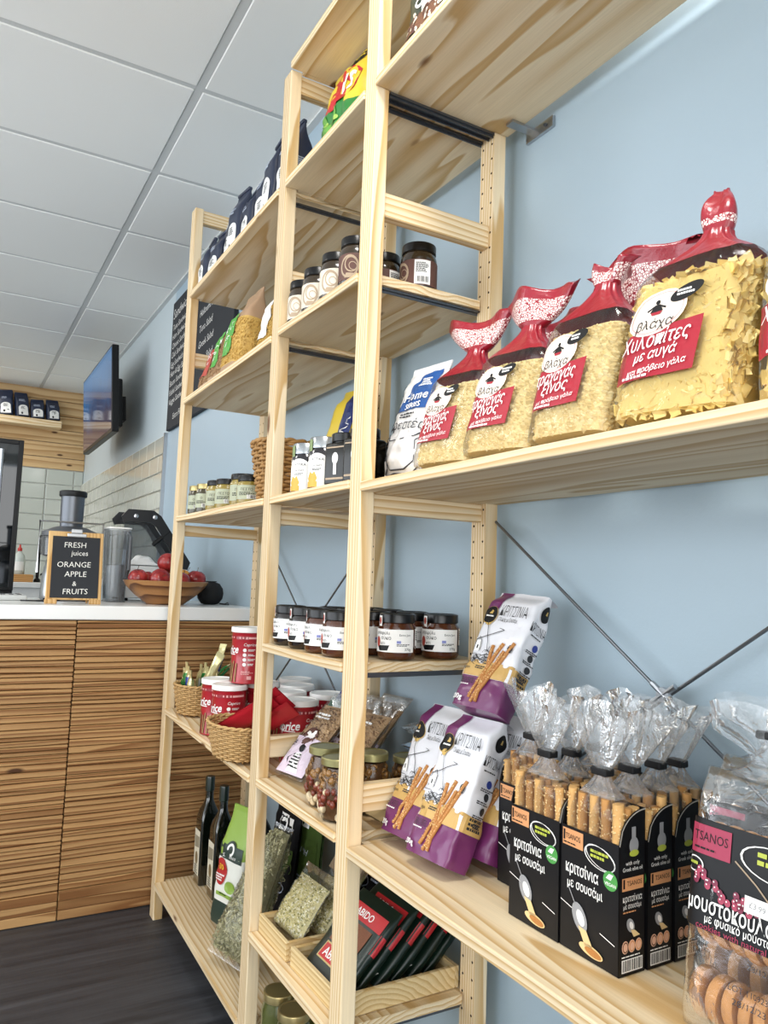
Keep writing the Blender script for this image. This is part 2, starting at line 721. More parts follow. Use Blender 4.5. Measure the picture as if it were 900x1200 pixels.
# ------------------------------------------------------------------ shelving unit
D, WX, WY = 0.311, 0.029, 0.046
FR = {'A': 2.506, 'B': 1.674, 'C': 1.224, 'D': 0.348}
TH = 0.018
su = thing('shelving_unit', 'tall open shelving unit of raw pine filled with groceries, standing along the pale blue wall', 'shelving unit', (0, 0, 0))
HOLE = pr('drilled_hole_shade', '3a2a1a', 0.9)  # shade inside the peg holes, put into the colour of their walls


def holed_post(x0, x1, y0, y1, z0, z1):
    """square post with two rows of drilled peg holes in the face towards the room (x0)"""
    m = MB()
    P = PINE['Z']
    m.box(x0, x1, y0, y1, z0, z1, P)
    # replace room-side face by a drilled strip
    k = [i for i, f in enumerate(m.f) if all(abs(m.v[q][0] - x0) < 1e-6 for q in f)][0]
    m.f.pop(k)
    m.m.pop(k)
    n = int((z1 - z0 - .1) / .032)
    zz = z0
    zt = z1 - .05
    rows = [(z1 - .05 - .032 * (i + 1), z1 - .05 - .032 * i) for i in range(n)]
    lowz = rows[-1][0]
    m.add([(x0, y0, z0), (x0, y1, z0), (x0, y1, lowz), (x0, y0, lowz)], [(0, 3, 2, 1)], P)
    m.add([(x0, y0, z1 - .05), (x0, y1, z1 - .05), (x0, y1, z1), (x0, y0, z1)], [(0, 3, 2, 1)], P)
    ym = (y0 + y1) / 2
    for a, b in rows:
        for q0, q1, yc in ((y0, ym, y0 + .008), (ym, y1, y1 - .008)):
            zc = (a + b) / 2
            outer = [(q1, zc), (q1, b), (yc, b), (q0, b), (q0, zc), (q0, a), (yc, a), (q1, a)]
            inner = [(yc + .0026 * math.cos(PI / 4 * i), zc + .0026 * math.sin(PI / 4 * i)) for i in range(8)]
            vs = [(x0, p[0], p[1]) for p in outer] + [(x0, p[0], p[1]) for p in inner]
            m.add(vs, [(i, 8 + i, 8 + (i + 1) % 8, (i + 1) % 8) for i in range(8)], P)
            vs = [(x0, p[0], p[1]) for p in inner] + [(x0 + .012, p[0], p[1]) for p in inner]
            m.add(vs, [(i, 8 + i, 8 + (i + 1) % 8, (i + 1) % 8) for i in range(8)] + [tuple(range(8, 16))], HOLE)
    return m


for fr, y in FR.items():
    zt = 2.318
    m = MB()
    m.bevbox(-D, -D + WX, y, y + WY, 0, zt, PINE['Z'], .0025, 2)
    m.build('front_post', su)
    holed_post(-WX, 0.0, y, y + WY, 0, zt).build('back_post', su)
    dz = .02 if fr == 'A' else 0
    for z0, z1 in ((2.272, 2.318), (1.772, 1.820), (1.203, 1.2385), (.667 + dz, .715 + dz), (.018 + dz, .063 + dz)):
        m = MB()
        m.bevbox(-D + WX, -WX, y + .012, y + .034, z0, z1, PINE['X'], .0015, 1)
        m.build('rung', su)



def far_z(i, y):
    """top of the i-th shelf of the far bay (the shelves do not hang quite level)"""
    a, b = ((.097, .075), (.633, .606), (1.248, 1.247), (1.637, 1.643), (2.000, 2.016))[i]
    return b + (a - b) * (y - 1.72) / (2.506 - 1.72) + TH + .001


BAYS = [(FR['A'], FR['B'] + WY, ((.097, .075), (.633, .606), (1.248, 1.247), (1.637, 1.643), (2.000, 2.016))),
        (FR['B'], FR['C'] + WY, (.020, .279, .609, .910, 1.247, 1.647, 2.016, 2.319)),
        (FR['C'], FR['D'] + WY, (.599, 1.239, 2.016))]
for bi, (yfar, ynear, zz) in enumerate(BAYS):
    for z in zz:
        za, zb = z if isinstance(z, tuple) else (z, z)
        z = (za + zb) / 2
        m = MB()
        m.bevbox(-D - .003, .004, ynear + .001, yfar - .001, z, z + TH, PINE['Y'], .002, 2)
        m.box(-D + WX + .004, -WX - .004, ynear - .014, ynear + .001, z, z + TH, PINE['Y'])
        m.box(-D + WX + .004, -WX - .004, yfar - .001, yfar + .011, z, z + TH, PINE['Y'])
        m.xform(Matrix(((1, 0, 0, 0), (0, 1, 0, 0), (0, (za - zb) / (yfar - ynear), 1, -(za - zb) * .5 * (yfar + ynear) / (yfar - ynear)), (0, 0, 0, 1))))
        m.build('shelf', su)
        for yy in ((ynear - .008,) if len(zz) != 3 else (yfar - .002, yfar + .012)):
            if 1.2 < z < 1.3 or len(zz) == 5 and z < 1.6:
                continue
            m = MB()
            m.box(-D + WX + .002, -WX - .002, yy, yy + .010, z - .006, z - .001, DSTEEL)
            m.box(-D + WX + .002, -WX - .002, yy + .004, yy + .0065, z - .011, z - .006, DSTEEL)
            m.build('shelf_bracket', su)


ROD = pr('brace_rod', '7d8084', .35, .95)


def brace(ya, yb, za, zb, zc2, zd2):
    yc, zc = (ya + yb) / 2, (za + zb) / 2
    for p, q in (((-.003, ya, za), (-.003, yb, zb)), ((.0025, ya, zc2), (.0025, yb, zd2))):
        m = MB()
        m.tube([p, q], .0028, 8, ROD)
        m.build('cross_brace', su, 40)
    m = MB()
    m.lathe([(0.002, -.006), (.011, -.006), (.012, -.003), (.012, .003), (.009, .006), (.003, .007)], 16, STEEL)
    m.xform(Matrix.Translation((0, yc, (za + zb) / 2)) @ Matrix.Rotation(R(90), 4, 'Y'))
    m.tube([(-.002, yc + .022, zc + .015), (-.002, yc - .022, zc - .015)], .0048, 8, STEEL)
    m.tube([(-.002, yc + .022, zc - .015), (-.002, yc - .022, zc + .015)], .0048, 8, STEEL)
    m.build('brace_clamp', su, 40)


brace(1.224, .394, 1.205, .642, .632, 1.205)
brace(2.506, 1.72, 1.215, .630, .640, 1.215)
m = MB()
m.box(WXR - .007, WXR - .0005, 1.11, 1.19, 1.992, 2.015, STEEL)
m.box(-.03, WXR - .0005, 1.165, 1.185, 2.010, 2.0155, STEEL)
m.lathe([(.004, 0), (.004, .003), (.001, .004)], 10, DSTEEL, (WXR - .010, 1.128, 2.0))
m.build('wall_bracket', su)

# ------------------------------------------------------------------ package builders
FACE = R(-90)            # packages look towards the room (-X): local -y is the front, local +x is the viewer's right


class Pouch:
    """pillow bag, sealed top and bottom"""
    def __init__(s, w, h, t, seal=.06, low=.0, wr=.004, seed=0, p=4, top_w=1.0):
        s.w, s.h, s.t, s.seal, s.low, s.wr, s.sd, s.p, s.tw = w, h, t, seal, low, wr, seed, p, top_w

    def half(s, u, v):
        """half thickness at u in -.5...5, v in 0..1"""
        e = s.seal
        if v < e or v > 1 - e:
            return .0012
        q = (v - e) / (1 - 2 * e)
        q = q ** (1 / (1 + s.low))
        bz = max(0, 1 - abs(2 * q - 1) ** 3) ** .6
        bu = max(0, 1 - abs(2 * u) ** s.p) ** .6
        return .0012 + s.t / 2 * bz * bu

    def wn(s, u, v):
        return s.wr * noise.noise(Vector((u * 7 + s.sd, v * 9 * s.h / s.w, s.sd * 1.7)))

    def width(s, v):
        k = 1 - .05 * max(0, 1 - abs(2 * v - 1) ** 3)
        return s.w * k * (1 + (s.tw - 1) * v)

    def front(s, x, z, off=0):
        v = max(0, min(1, z / s.h))
        u = max(-.5, min(.5, x / s.width(v)))
        hh = s.half(u, v)
        return (x, -hh - off - s.wn(u, v) * min(1, hh / .008), z)

    def pt(s, u, v, side):
        x, z = (u - .5) * s.width(v), v * s.h
        hh = s.half(u - .5, v)
        n_ = s.wn(u - .5, v) * min(1, hh / .008)
        return (x, -(hh + n_) if side < 0 else hh - n_, z)

    def mesh(s, mat, matfn=None, nu=16, nv=18, b=None):
        b = b or MB()
        b.grid(lambda u, v: s.pt(u, v, -1), nu, nv, mat, matfn=matfn)
        b.grid(lambda u, v: s.pt(1 - u, v, 1), nu, nv, mat, matfn=(lambda u, v: matfn(1 - u, v)) if matfn else None)
        return b


class Gusset:
    """block-bottom bag: box below, pinched to a flat seam at the top"""
    def __init__(s, w, d, h, t0=.72, n=7, top=.05, wr=.002, seed=0, tw=1.0):
        s.w, s.d, s.h, s.t0, s.n, s.top, s.wr, s.sd, s.tw = w, d, h, t0, n, top, wr, seed, tw

    def a(s, v):
        return s.w / 2 * (.97 + .03 * sstep(0, .06, v)) * (1 + (s.tw - 1) * sstep(.5, 1, v))

    def b(s, v):
        g = 1 - (1 - s.top) * sstep(s.t0, 1.0, v) if v > s.t0 else 1
        return s.d / 2 * g * (.94 + .06 * sstep(0, .08, v))

    def wn(s, x, y, z):
        return s.wr * noise.noise(Vector((x * 45 + s.sd, y * 45, z * 38 + s.sd)))

    def front(s, x, z, off=0):
        v = max(0, min(1, z / s.h))
        u = min(1, abs(x / s.a(v)))
        y = -s.b(v) * max(0, 1 - u ** s.n) ** (1 / s.n)
        k = s.wn(x, y, z) / (math.hypot(x, y) or 1)
        return (x + k * x, y + k * y - off, z)

    def side(s, y, z, off=0):
        """right-hand side as seen from the front; y>0 away from the viewer"""
        v = max(0, min(1, z / s.h))
        yy = y * s.b(v) / (s.d / 2)
        u = min(1, abs(y / (s.d / 2)))
        x = s.a(v) * max(0, 1 - u ** s.n) ** (1 / s.n)
        k = s.wn(x, yy, z) / (math.hypot(x, yy) or 1)
        return (x + off + k * x, yy + k * yy, z)

    def mesh(s, mat, matfn=None, nu=40, nv=22, b=None):
        b = b or MB()

        def f(u, v):
            c, q = math.cos(2 * PI * u), math.sin(2 * PI * u)
            x = s.a(v) * sgnp(c, 2 / s.n)
            y = -s.b(v) * sgnp(q, 2 / s.n)
            k = s.wn(x, y, v * s.h)
            l = math.hypot(x, y) or 1
            return (x + k * x / l, y + k * y / l, v * s.h)
        o = len(b.v)
        b.grid(f, nu, nv, mat, wrap=True, matfn=matfn)
        b.f.append([o + i for i in range(nu)][::-1])
        b.m.append(b.mi(matfn(.25, 0) if matfn else mat))
        b.f.append([o + nv * nu + i for i in range(nu)])
        b.m.append(b.mi(matfn(.25, 1) if matfn else mat))
        return b


def cyl(r, zc=0, a0=0.0):
    """print surface round a cylinder; u = arc length from the front"""
    return lambda u, v, off=0: ((r + off) * math.sin(u / r + a0), -(r + off) * math.cos(u / r + a0), v + zc)


def flat(fn):
    return fn


JARGLASS = film('jar_glass', white=.0, bump=0.0, gloss=.5)


def jar(label, cat, loc, r, h, lid, fill, group=None, lid_h=.014, rot=0, name='jar', glassy=False, fill_kind=None, lid_in=.0):
    t = thing(name, label, cat, loc, (0, 0, rot), group)
    hb = h - lid_h
    prof = [(r * .80, 0), (r * .93, .002), (r, .008), (r, hb * .78), (r * .97, hb * .86), (r * .86, hb * .95), (r * .84, hb)]
    m = MB()
    m.lathe(prof, 28, fill)
    m.build('glass_jar', t, 50)
    m = MB()
    m.lathe([(r * .90, hb - .003), (r * .93, hb - .002), (r * .93, h - .003), (r * .91, h - .001), (r * .82, h), (r * .78, h - .0015)], 30, lid)
    m.build('lid', t, 40)
    return t


def shelf_order(i):
    return ['first', 'second', 'third', 'fourth', 'fifth', 'sixth', 'seventh', 'eighth', 'ninth', 'tenth', 'eleventh', 'twelfth'][i]

# ------------------------------------------------------------------ counter and what stands on it
SLATW = wood('stained_slat', 'X', 'ba9160', '815630', scale=22, knot='4a2b14', rough=.55, spread=.3)
WTOP = pr('white_worktop', 'eeeeec', 0.25)
DARKGAP = pr('dark_backing', '2a1a0e', 0.9)
YK = 2.637
ct = thing('counter', 'shop counter with white worktop and a front of rough stained slats, left of the shelves', 'counter', (0, 0, 0))
m = MB()
m.box(-2.4, WXR - .004, YK + .012, YK + .62, 0, .92, DARKGAP)
m.build('carcass', ct)
m = MB()
m.bevbox(-2.4, WXR - .002, YK - .012, YK + .66, .921, .966, WTOP, .004, 2)
m.build('worktop', ct)
rg = random.Random(11)
slats = {}
for x0, x1 in ((-.5745, WXR - .004), (-1.16, -.5775), (-1.75, -1.163)):
    z = .088
    k = 0
    while z < .918:
        hgt = rg.choice((.013, .016, .019, .022, .026))
        z1 = min(.919, z + hgt)
        if .919 - z1 < .008:
            z1 = .919
        key = (x0, round(z1 - z, 4), k % 2)
        if key not in slats:
            m = MB()
            m.bevbox(0, x1 - x0, -.006 - .003 * (k % 2), .012, .0008, z1 - z - .0012, SLATW, .0022, 1)
            o = slats[key] = m.build('slat', ct)
        else:
            o = slats[key].copy()
            COL.objects.link(o)
        o.location = (x0, YK, z)
        z = z1
        k += 1
    for z0, z1 in ((.002, .030), (.031, .058), (.059, .0865)):
        m = MB()
        m.bevbox(x0, x1, YK - .014, YK + .012, z0, z1, SLATW, .002, 1)
        m.build('plinth_slat', ct)

# clipboard chalk sign
CHALKB = pr('chalkboard', '1d2026', 0.7)
CHALK = pr('chalk', 'eceae4', 0.9)
BIRCH = wood('sign_frame_wood', 'Z', 'd8b27a', 'b88a50', scale=30, knots=False)
t = thing('chalk_sign', 'small clipboard chalk sign listing juices in white chalk, standing on the counter', 'sign', (-.577, 2.742, .966), (R(-7), 0, 0))
m = MB()
m.bevbox(-.087, .087, 0, .008, .014, .243, BIRCH, .002, 1)
m.build('frame', t)
for x in (-.076, .062):
    m = MB()
    m.bevbox(x - .013, x + .013 + .012, -.002, .010, 0, .016, BIRCH, .002, 1)
    m.build('foot', t)
m = MB()
m.box(-.074, .076, -.0025, 0, .020, .226, CHALKB)
m.build('writing_panel', t)
m = MB()
m.bevbox(-.030, .030, -.008, .002, .226, .236, STEEL, .001, 1)
m.bevbox(-.018, .018, -.010, .002, .236, .252, STEEL, .003, 2)
m.tube([(-.03, -.008, .225), (.03, -.008, .225)], .002, 8, STEEL)
m.build('clip', t)
P = Print(lambda u, v, o: (u, -.0025 - o, v))
for s_, u, v, sz in (('FRESH', -.003, .198, .026), ('juices', .012, .171, .024), ('ORANGE', -.004, .132, .026), ('APPLE', .002, .100, .026), ('&', 0, .068, .022), ('FRUITS', .004, .042, .026)):
    P.text(s_, u, v, sz, CHALK, rot=1, shear=.06, bold=-.004, w=None)
P.build('chalk_lettering', t)
m = MB()
m.tube([(-.05, .012, .23), (-.05, .055, .008)], .004, 6, BIRCH)
m.tube([(.05, .012, .23), (.05, .055, .008)], .004, 6, BIRCH)
m.build('prop_leg', t)

# fruit bowl
BOWLW = wood('striped_bowl_wood', 'X', 'a9794a', '5a3319', scale=9, knots=False, spread=.5, rough=.3)
bx, by = -.246, 2.86
t = thing('fruit_bowl', 'wide striped wooden bowl heaped with apples on the white counter', 'bowl', (bx, by, .966))
m = MB()
m.lathe([(.066, 0), (.070, .004), (.110, .034), (.140, .064), (.152, .084), (.149, .086), (.136, .066), (.104, .038), (.064, .010), (.01, .008)], 40, BOWLW)
m.build('bowl_shell', t, 60)
APPLE = bpy.data.materials.new('apple_skin')
APPLE.use_nodes = True
nt = APPLE.node_tree
b_ = nt.nodes['Principled BSDF']
b_.inputs['Roughness'].default_value = .25
tc_ = nn(nt, 'ShaderNodeTexCoord')
no_ = nn(nt, 'ShaderNodeTexNoise')
no_.inputs['Scale'].default_value = 40
cr_ = nn(nt, 'ShaderNodeValToRGB')
cr_.color_ramp.elements[0].position, cr_.color_ramp.elements[0].color = .35, lin('7e1a1e')
cr_.color_ramp.elements[1].position, cr_.color_ramp.elements[1].color = .75, lin('b9413a')
nt.links.new(tc_.outputs['Object'], no_.inputs[0])
nt.links.new(no_.outputs[0], cr_.inputs[0])
nt.links.new(cr_.outputs[0], b_.inputs['Base Color'])
ORANGE = pr('orange_peel', 'e79a2c', .45, bump=.25, bscale=500)
STEM = pr('fruit_stem', '4a3320', .8)


def fruit(name, label, mat, loc, r, rot, dim=.16):
    t = thing(name, label, 'fruit', loc, rot, 'fruit heaped in the bowl')
    m = MB()
    pf = []
    for j in range(15):
        a = PI * j / 14
        rr = r * math.sin(a) * (1.0 + .05 * math.cos(a))
        z = -r * .93 * math.cos(a)
        z -= dim * r * math.exp(-(rr / (r * .33)) ** 2) * (1 if a > PI / 2 else -.6)
        pf.append((max(rr, .0006), z))
    m.lathe(pf, 22, mat)
    m.build('flesh', t, 180)
    m = MB()
    z0 = pf[-1][1]
    m.tube([(0, 0, z0 - .002), (.001, 0, z0 + .008), (.004, .001, z0 + .016)], .0011, 6, STEM)
    m.build('stem', t, 60)
    return t


fruit('apple', 'leftmost red apple in the wooden bowl', APPLE, (-.352, 2.84, 1.060), .035, (R(8), R(-6), 0))
fruit('apple', 'red apple at the front of the bowl, second from the left', APPLE, (-.283, 2.795, 1.058), .038, (R(70), R(10), 0))
fruit('apple', 'large dark red apple on top of the heap, beside the shelf post', APPLE, (-.246, 2.845, 1.118), .039, (R(-20), R(15), 0))
fruit('apple', 'rightmost red apple in the wooden bowl, stem upright', APPLE, (-.145, 2.825, 1.062), .036, (R(6), R(4), 1))
fruit('apple', 'red apple low in the heap, mostly hidden between two others', APPLE, (-.308, 2.895, 1.052), .034, (0, R(30), 2))
fruit('apple', 'red apple hidden behind the shelf post in the bowl', APPLE, (-.208, 2.79, 1.054), .034, (R(20), 0, 2))
fruit('orange', 'orange on top of the apples at the back of the bowl', ORANGE, (-.222, 2.915, 1.105), .034, (0, 0, 0), .04)
fruit('orange', 'orange at the right of the heap, behind the rightmost apple', ORANGE, (-.178, 2.885, 1.063), .035, (R(30), 0, 1), .04)

# small round speaker with a cable
MESHB = pr('black_fabric', '131417', .8, bump=.4, bscale=900)
t = thing('speaker', 'round black speaker on the counter between the fruit bowl and the wall', 'speaker', (-.060, 2.92, .966))
m = MB()
m.lathe([(.02, 0), (.034, .004), (.047, .022), (.050, .042), (.047, .062), (.034, .080), (.015, .087)], 28, MESHB)
m.build('housing', t, 180)
m = MB()
m.lathe([(.024, .0865), (.022, .0895), (.004, .0895)], 20, BLACK)
m.build('top_button', t, 40)
m = MB()
m.tube([(.03, -.03, .004), (.04, -.06, .003), (.047, -.09, .003), (.052, -.06, .010), (.054, -.02, .003), (.055, .05, .003)], .0022, 6, BLACK)
m.build('cable', t, 60)

# juicer
GREYP = pr('grey_plastic', '4a4c50', .35)
SMOKE = film('smoked_jug', white=.08, tint='bfc4c8', bump=0, gloss=1.2)
t = thing('juicer', 'steel juice extractor with a black feed tube, behind the chalk sign', 'juicer', (-.56, 3.06, .966))
m = MB()
m.lathe([(.085, 0), (.092, .006), (.088, .09), (.075, .15), (.07, .155)], 32, STEEL)
m.build('motor_base', t, 40)
m = MB()
m.lathe([(.072, .155), (.098, .165), (.102, .225), (.096, .236), (.05, .25)], 32, SMOKE)
m.build('juice_bowl', t, 40)
m = MB()
m.lathe([(.100, .236), (.098, .252), (.06, .268), (.046, .272)], 32, GREYP)
m.build('lid', t, 40)
m = MB()
m.lathe([(.040, .27), (.042, .385), (.043, .386)], 28, DSTEEL)
m.build('feed_tube', t, 40)
m = MB()
m.lathe([(.047, .384), (.049, .388), (.049, .402), (.045, .406), (.02, .407)], 28, BLACK)
m.build('feed_tube_cap', t, 40)
m = MB()
m.tube([(-.112, -.06, .10), (-.112, -.06, .286), (.105, -.06, .286), (.105, -.06, .10)], .004, 8, STEEL)
m.build('locking_bar', t, 40)
t = thing('pulp_jug', 'clear plastic jug between the chalk sign and the white box', 'jug', (-.398, 3.03, .9665))
m = MB()
g = Gusset(.085, .14, .27, t0=2, n=6, wr=0)
m.grid(lambda u, v: (g.a(1) * (.8 + .2 * v) * sgnp(math.cos(2 * PI * u), .35), .07 * (.8 + .2 * v) * sgnp(math.sin(2 * PI * u), .35), .004 + v * .27), 32, 8, SMOKE, wrap=True)
m.box(-.033, .033, -.055, .055, 0, .004, SMOKE)
m.build('jug_body', t, 50)
m = MB()
m.tube([(.03, -.07, .26), (.03, -.10, .24), (.03, -.10, .12), (.03, -.065, .09)], .006, 8, GREYP)
m.tube([(g.a(1) * sgnp(math.cos(2 * PI * i / 24), .35), .07 * sgnp(math.sin(2 * PI * i / 24), .35), .274) for i in range(24)], .003, 6, WHITE, closed=True)
m.build('jug_handle', t, 50)
# power lead of the juicer
m = MB()
m.tube([(-.70 + .05 * math.cos(a) + .006 * a, 2.80 + .035 * math.sin(a), .970 + .001 * a) for a in [i * .35 for i in range(24)]], .0028, 6, BLACK)
o = m.build('power_lead', None, 60)
o['label'], o['category'] = 'coiled black power lead lying on the counter left of the chalk sign', 'cable'
t = thing('drip_tray', 'pale grey tray on the counter behind the coiled lead', 'tray', (-.80, 3.02, .966))
m = MB()
m.bevbox(-.10, .10, -.07, .07, 0, .02, pr('pale_grey_plastic', 'c9cbc9', .4), .008, 2)
m.build('tray_body', t, 40)
m = MB()
for i in range(7):
    m.box(-.085 + .026 * i, -.073 + .026 * i, -.055, .055, .0195, .022, GREYP)
m.build('grille', t)

# hinged grill: white body, black arched lid with a window
GRL = pr('grill_white', 'e8e8e6', .4)
t = thing('contact_grill', 'white grill with a raised black lid with a tinted window, behind the fruit bowl', 'grill', (-.20, 3.28, .966))
m = MB()
m.bevbox(-.17, .06, -.17, .10, .012, .140, GRL, .01, 2)
m.build('body', t, 40)
for x in (-.13, .04):
    for y in (-.12, .08):
        m = MB()
        m.lathe([(.012, 0), (.010, .014)], 10, BLACK, (x, y, 0))
        m.build('foot', t)
outline = [(-.16, .335), (-.135, .365), (-.035, .365), (-.005, .345), (.125, .16), (.115, .13), (.085, .135), (-.02, .30), (-.045, .315), (-.125, .315), (-.15, .31)]


def plate(pts, y0, y1, mat, m=None):
    m = m or MB()
    n = len(pts)
    m.add([(x, y0, z) for x, z in pts] + [(x, y1, z) for x, z in pts],
          [list(range(n)), list(range(n, 2 * n))[::-1]] + [[i, n + i, n + (i + 1) % n, (i + 1) % n] for i in range(n)], mat)
    return m


for y0 in (-.11, .09):
    plate(outline, y0, y0 + .016, pr('black_enamel', '15161a', .35)).build('lid_side', t)
for q in ((-.13, -.045, -.094, .09, .318, .332), (.075, .115, -.094, .09, .14, .155)):
    m = MB()
    m.box(*q, BLACK)
    m.build('lid_crossbar', t)
plate([(-.13, .318), (-.04, .314), (.09, .14), (.06, .12), (-.12, .14)], -.010, -.004, SMOKE).build('lid_window', t)
for p, q in (((-.03, .225), (.035, .285)), ((-.005, .155), (.085, .215))):
    m = MB()
    m.tube([(p[0], -.102, p[1]), (q[0], -.102, q[1])], .009, 8, BLACK)
    m.build('handle', t, 50)
for x in (-.105, -.03):
    m = MB()
    m.lathe([(.009, 0), (.009, .004), (.004, .006)], 12, STEEL)
    m.xform(Matrix.Translation((x, -.110, .338)) @ Matrix.Rotation(R(90), 4, 'X'))
    m.build('lid_bolt', t, 40)
t = thing('cloth', 'crumpled white cloth lying on the white grill', 'cloth', (-.27, 3.16, 1.107))
m = MB()
m.grid(lambda u, v: ((u - .5) * .11, (v - .5) * .09, .002 + .045 * math.sin(PI * u) ** .7 * math.sin(PI * v) ** .7 * (.8 + .6 * noise.noise(Vector((u * 4, v * 4, 2))))), 18, 18, WHITE)
m.grid(lambda u, v: ((.5 - u) * .11, (v - .5) * .09, 0), 2, 2, WHITE)
m.build('cloth_fold', t, 180)

# ------------------------------------------------------------------ kitchen end
t = thing('back_worktop', 'white kitchen worktop unit along the tiled far wall', 'worktop', (0, 0, 0))
m = MB()
m.box(-2.6, WXR - .03, 6.56, YF - .03, 0, .93, GRL)
m.build('cupboard', t)
m = MB()
m.bevbox(-2.6, WXR - .022, 6.52, YF - .025, .931, .972, WTOP, .004, 2)
m.build('worktop', t)
BOARDW = wood('chopping_board_wood', 'X', 'c99a62', '9c6c3a', scale=20, knots=False)
t = thing('chopping_block', 'wooden block carrying the washing-up bottle by the black tap', 'block', (-.47, 6.74, .972))
m = MB()
m.bevbox(-.14, .12, -.10, .10, 0, .06, BOARDW, .006, 2)
m.build('block', t)
t = thing('soap_bottle', 'clear washing-up liquid bottle with a red cap, beside the black tap', 'bottle', (-.455, 6.72, 1.032))
m = MB()
m.lathe([(.040, 0), (.045, .006), (.046, .11), (.038, .15), (.016, .175), (.014, .185)], 20, pr('pale_soap', 'cfd6cf', .15, coat=.4))
m.build('bottle_body', t, 50)
m = MB()
m.lathe([(.017, .183), (.017, .205), (.008, .212), (.006, .235)], 16, pr('red_cap', 'c8332b', .4))
m.build('cap', t, 50)
P = Print(cyl(.046))
P.rect(-.035, .03, .035, .10, WHITE)
P.build('label', t)
t = thing('tap', 'tall black swan-neck kitchen tap', 'tap', (-.31, 6.78, .972))
m = MB()
m.lathe([(.026, 0), (.024, .02), (.017, .03)], 16, LIDBLACK)
m.build('base', t, 40)
m = MB()
m.tube([(0, 0, .02)] + [(0, 0, .30)] + [(0, -.07 + .07 * math.cos(a), .30 + .07 * math.sin(a)) for a in [PI * i / 10 for i in range(1, 11)]] + [(0, -.14, .24)], .013, 10, LIDBLACK)
m.build('spout', t, 60)
m = MB()
m.tube([(.02, 0, .06), (.07, 0, .085)], .007, 8, LIDBLACK)
m.build('lever', t, 60)

# glass-fronted fridge
t = thing('display_fridge', 'black fridge with a reflecting glass door at the left edge, behind the counter', 'fridge', (-.98, 4.5, 0))
MIRR = pr('dark_reflecting_glass', '080c10', .03, spec=.6)
FRB = pr('fridge_black', '0a0b0d', .4, spec=.3)
m = MB()
m.bevbox(-.36, .34, .02, .62, 0, 1.76, FRB, .006, 2)
m.build('cabinet', t)
m = MB()
m.box(-.335, .315, -.004, .018, .98, 1.735, MIRR)
m.build('glass_door', t)
for x0, x1, z0, z1 in ((-.36, -.335, .96, 1.76), (.315, .34, .96, 1.76), (-.335, .315, 1.735, 1.76), (-.335, .315, .96, .98)):
    m = MB()
    m.bevbox(x0, x1, -.010, .019, z0, z1, FRB, .002, 1)
    m.build('door_frame', t)
m = MB()
m.box(-.35, .33, -.006, .018, .05, .955, FRB)
m.build('lower_panel', t)
m = MB()
m.tube([(.235, -.03, 1.0), (.235, -.03, 1.70)], .012, 10, STEEL)
m.tube([(.235, -.03, 1.05), (.235, .0, 1.05)], .007, 8, STEEL)
m.tube([(.235, -.03, 1.65), (.235, .0, 1.65)], .007, 8, STEEL)
m.build('door_handle', t, 50)

# television
t = thing('television', 'flat television on a wall bracket high above the kitchen tiles', 'television', (-.145, 5.26, 1.905), (0, R(-3.5), 0))
m = MB()
m.bevbox(-.018, .022, -.56, .54, 0, .525, FRB, .004, 2)
m.build('casing', t)
SCR = bpy.data.materials.new('tv_screen')
SCR.use_nodes = True
nt = SCR.node_tree
b_ = nt.nodes['Principled BSDF']
b_.inputs['Base Color'].default_value = lin('10141a')
b_.inputs['Roughness'].default_value = .06
tc_ = nn(nt, 'ShaderNodeTexCoord')
sx_ = nn(nt, 'ShaderNodeSeparateXYZ')
no_ = nn(nt, 'ShaderNodeTexNoise')
no_.inputs['Scale'].default_value = 5
ad_ = nn(nt, 'ShaderNodeMath', operation='MULTIPLY_ADD')
ad_.inputs[1].default_value = .35
cr_ = nn(nt, 'ShaderNodeValToRGB')
e_ = cr_.color_ramp.elements
e_[0].position, e_[0].color = .30, lin('4e4452')
e_[1].position, e_[1].color = .60, lin('3f74a8')
nt.links.new(tc_.outputs['Object'], sx_.inputs[0])
nt.links.new(tc_.outputs['Object'], no_.inputs[0])
nt.links.new(no_.outputs[0], ad_.inputs[0])
nt.links.new(sx_.outputs['Z'], ad_.inputs[2])
nt.links.new(ad_.outputs[0], cr_.inputs[0])
nt.links.new(cr_.outputs[0], b_.inputs['Emission Color'])
b_.inputs['Emission Strength'].default_value = .55
m = MB()
m.box(-.0195, -.0185, -.547, .527, .022, .513, SCR)
m.build('screen', t)
m = MB()
m.bevbox(.022, .075, -.40, .40, .06, .36, FRB, .01, 2)
m.build('rear_housing', t)
m = MB()
m.box(.075, .160, -.06, .06, .16, .32, BLACK)
m.build('wall_mount', t)

# menu chalkboard on the wall
t = thing('menu_board', 'large black menu board chalked with sandwiches and salads, on the wall behind the shelves', 'menu board', (WXR - .014, 3.575, 1.835))
m = MB()
m.bevbox(-.008, .012, -.53, .53, 0, .70, CHALKB, .002, 1)
m.build('board', t)
MENU = [('Sandwiches', -.33, .635, .075, 'C')]
for i, s_ in enumerate(('Tuna Sandwich', 'Ham Sandwich', 'Cheese Sandwich', 'Club Sandwich', 'Egg Sandwich', 'Ham & Egg Sandwich', 'Bacon Sandwich', 'Falafel Sandwich', 'Veggie Sandwich')):
    MENU.append((s_, -.50, .555 - .051 * i, .045, 'L'))
MENU += [('Extra Fillings', -.40, .06, .045, 'L'), ('Salads', .22, .635, .07, 'C')]
for i, s_ in enumerate(('Chicken Salad', 'Halloumi Salad', 'Tuna Salad', 'Greek Salad', 'Green Salad')):
    MENU.append((s_, .02, .56 - .078 * i, .048, 'L'))
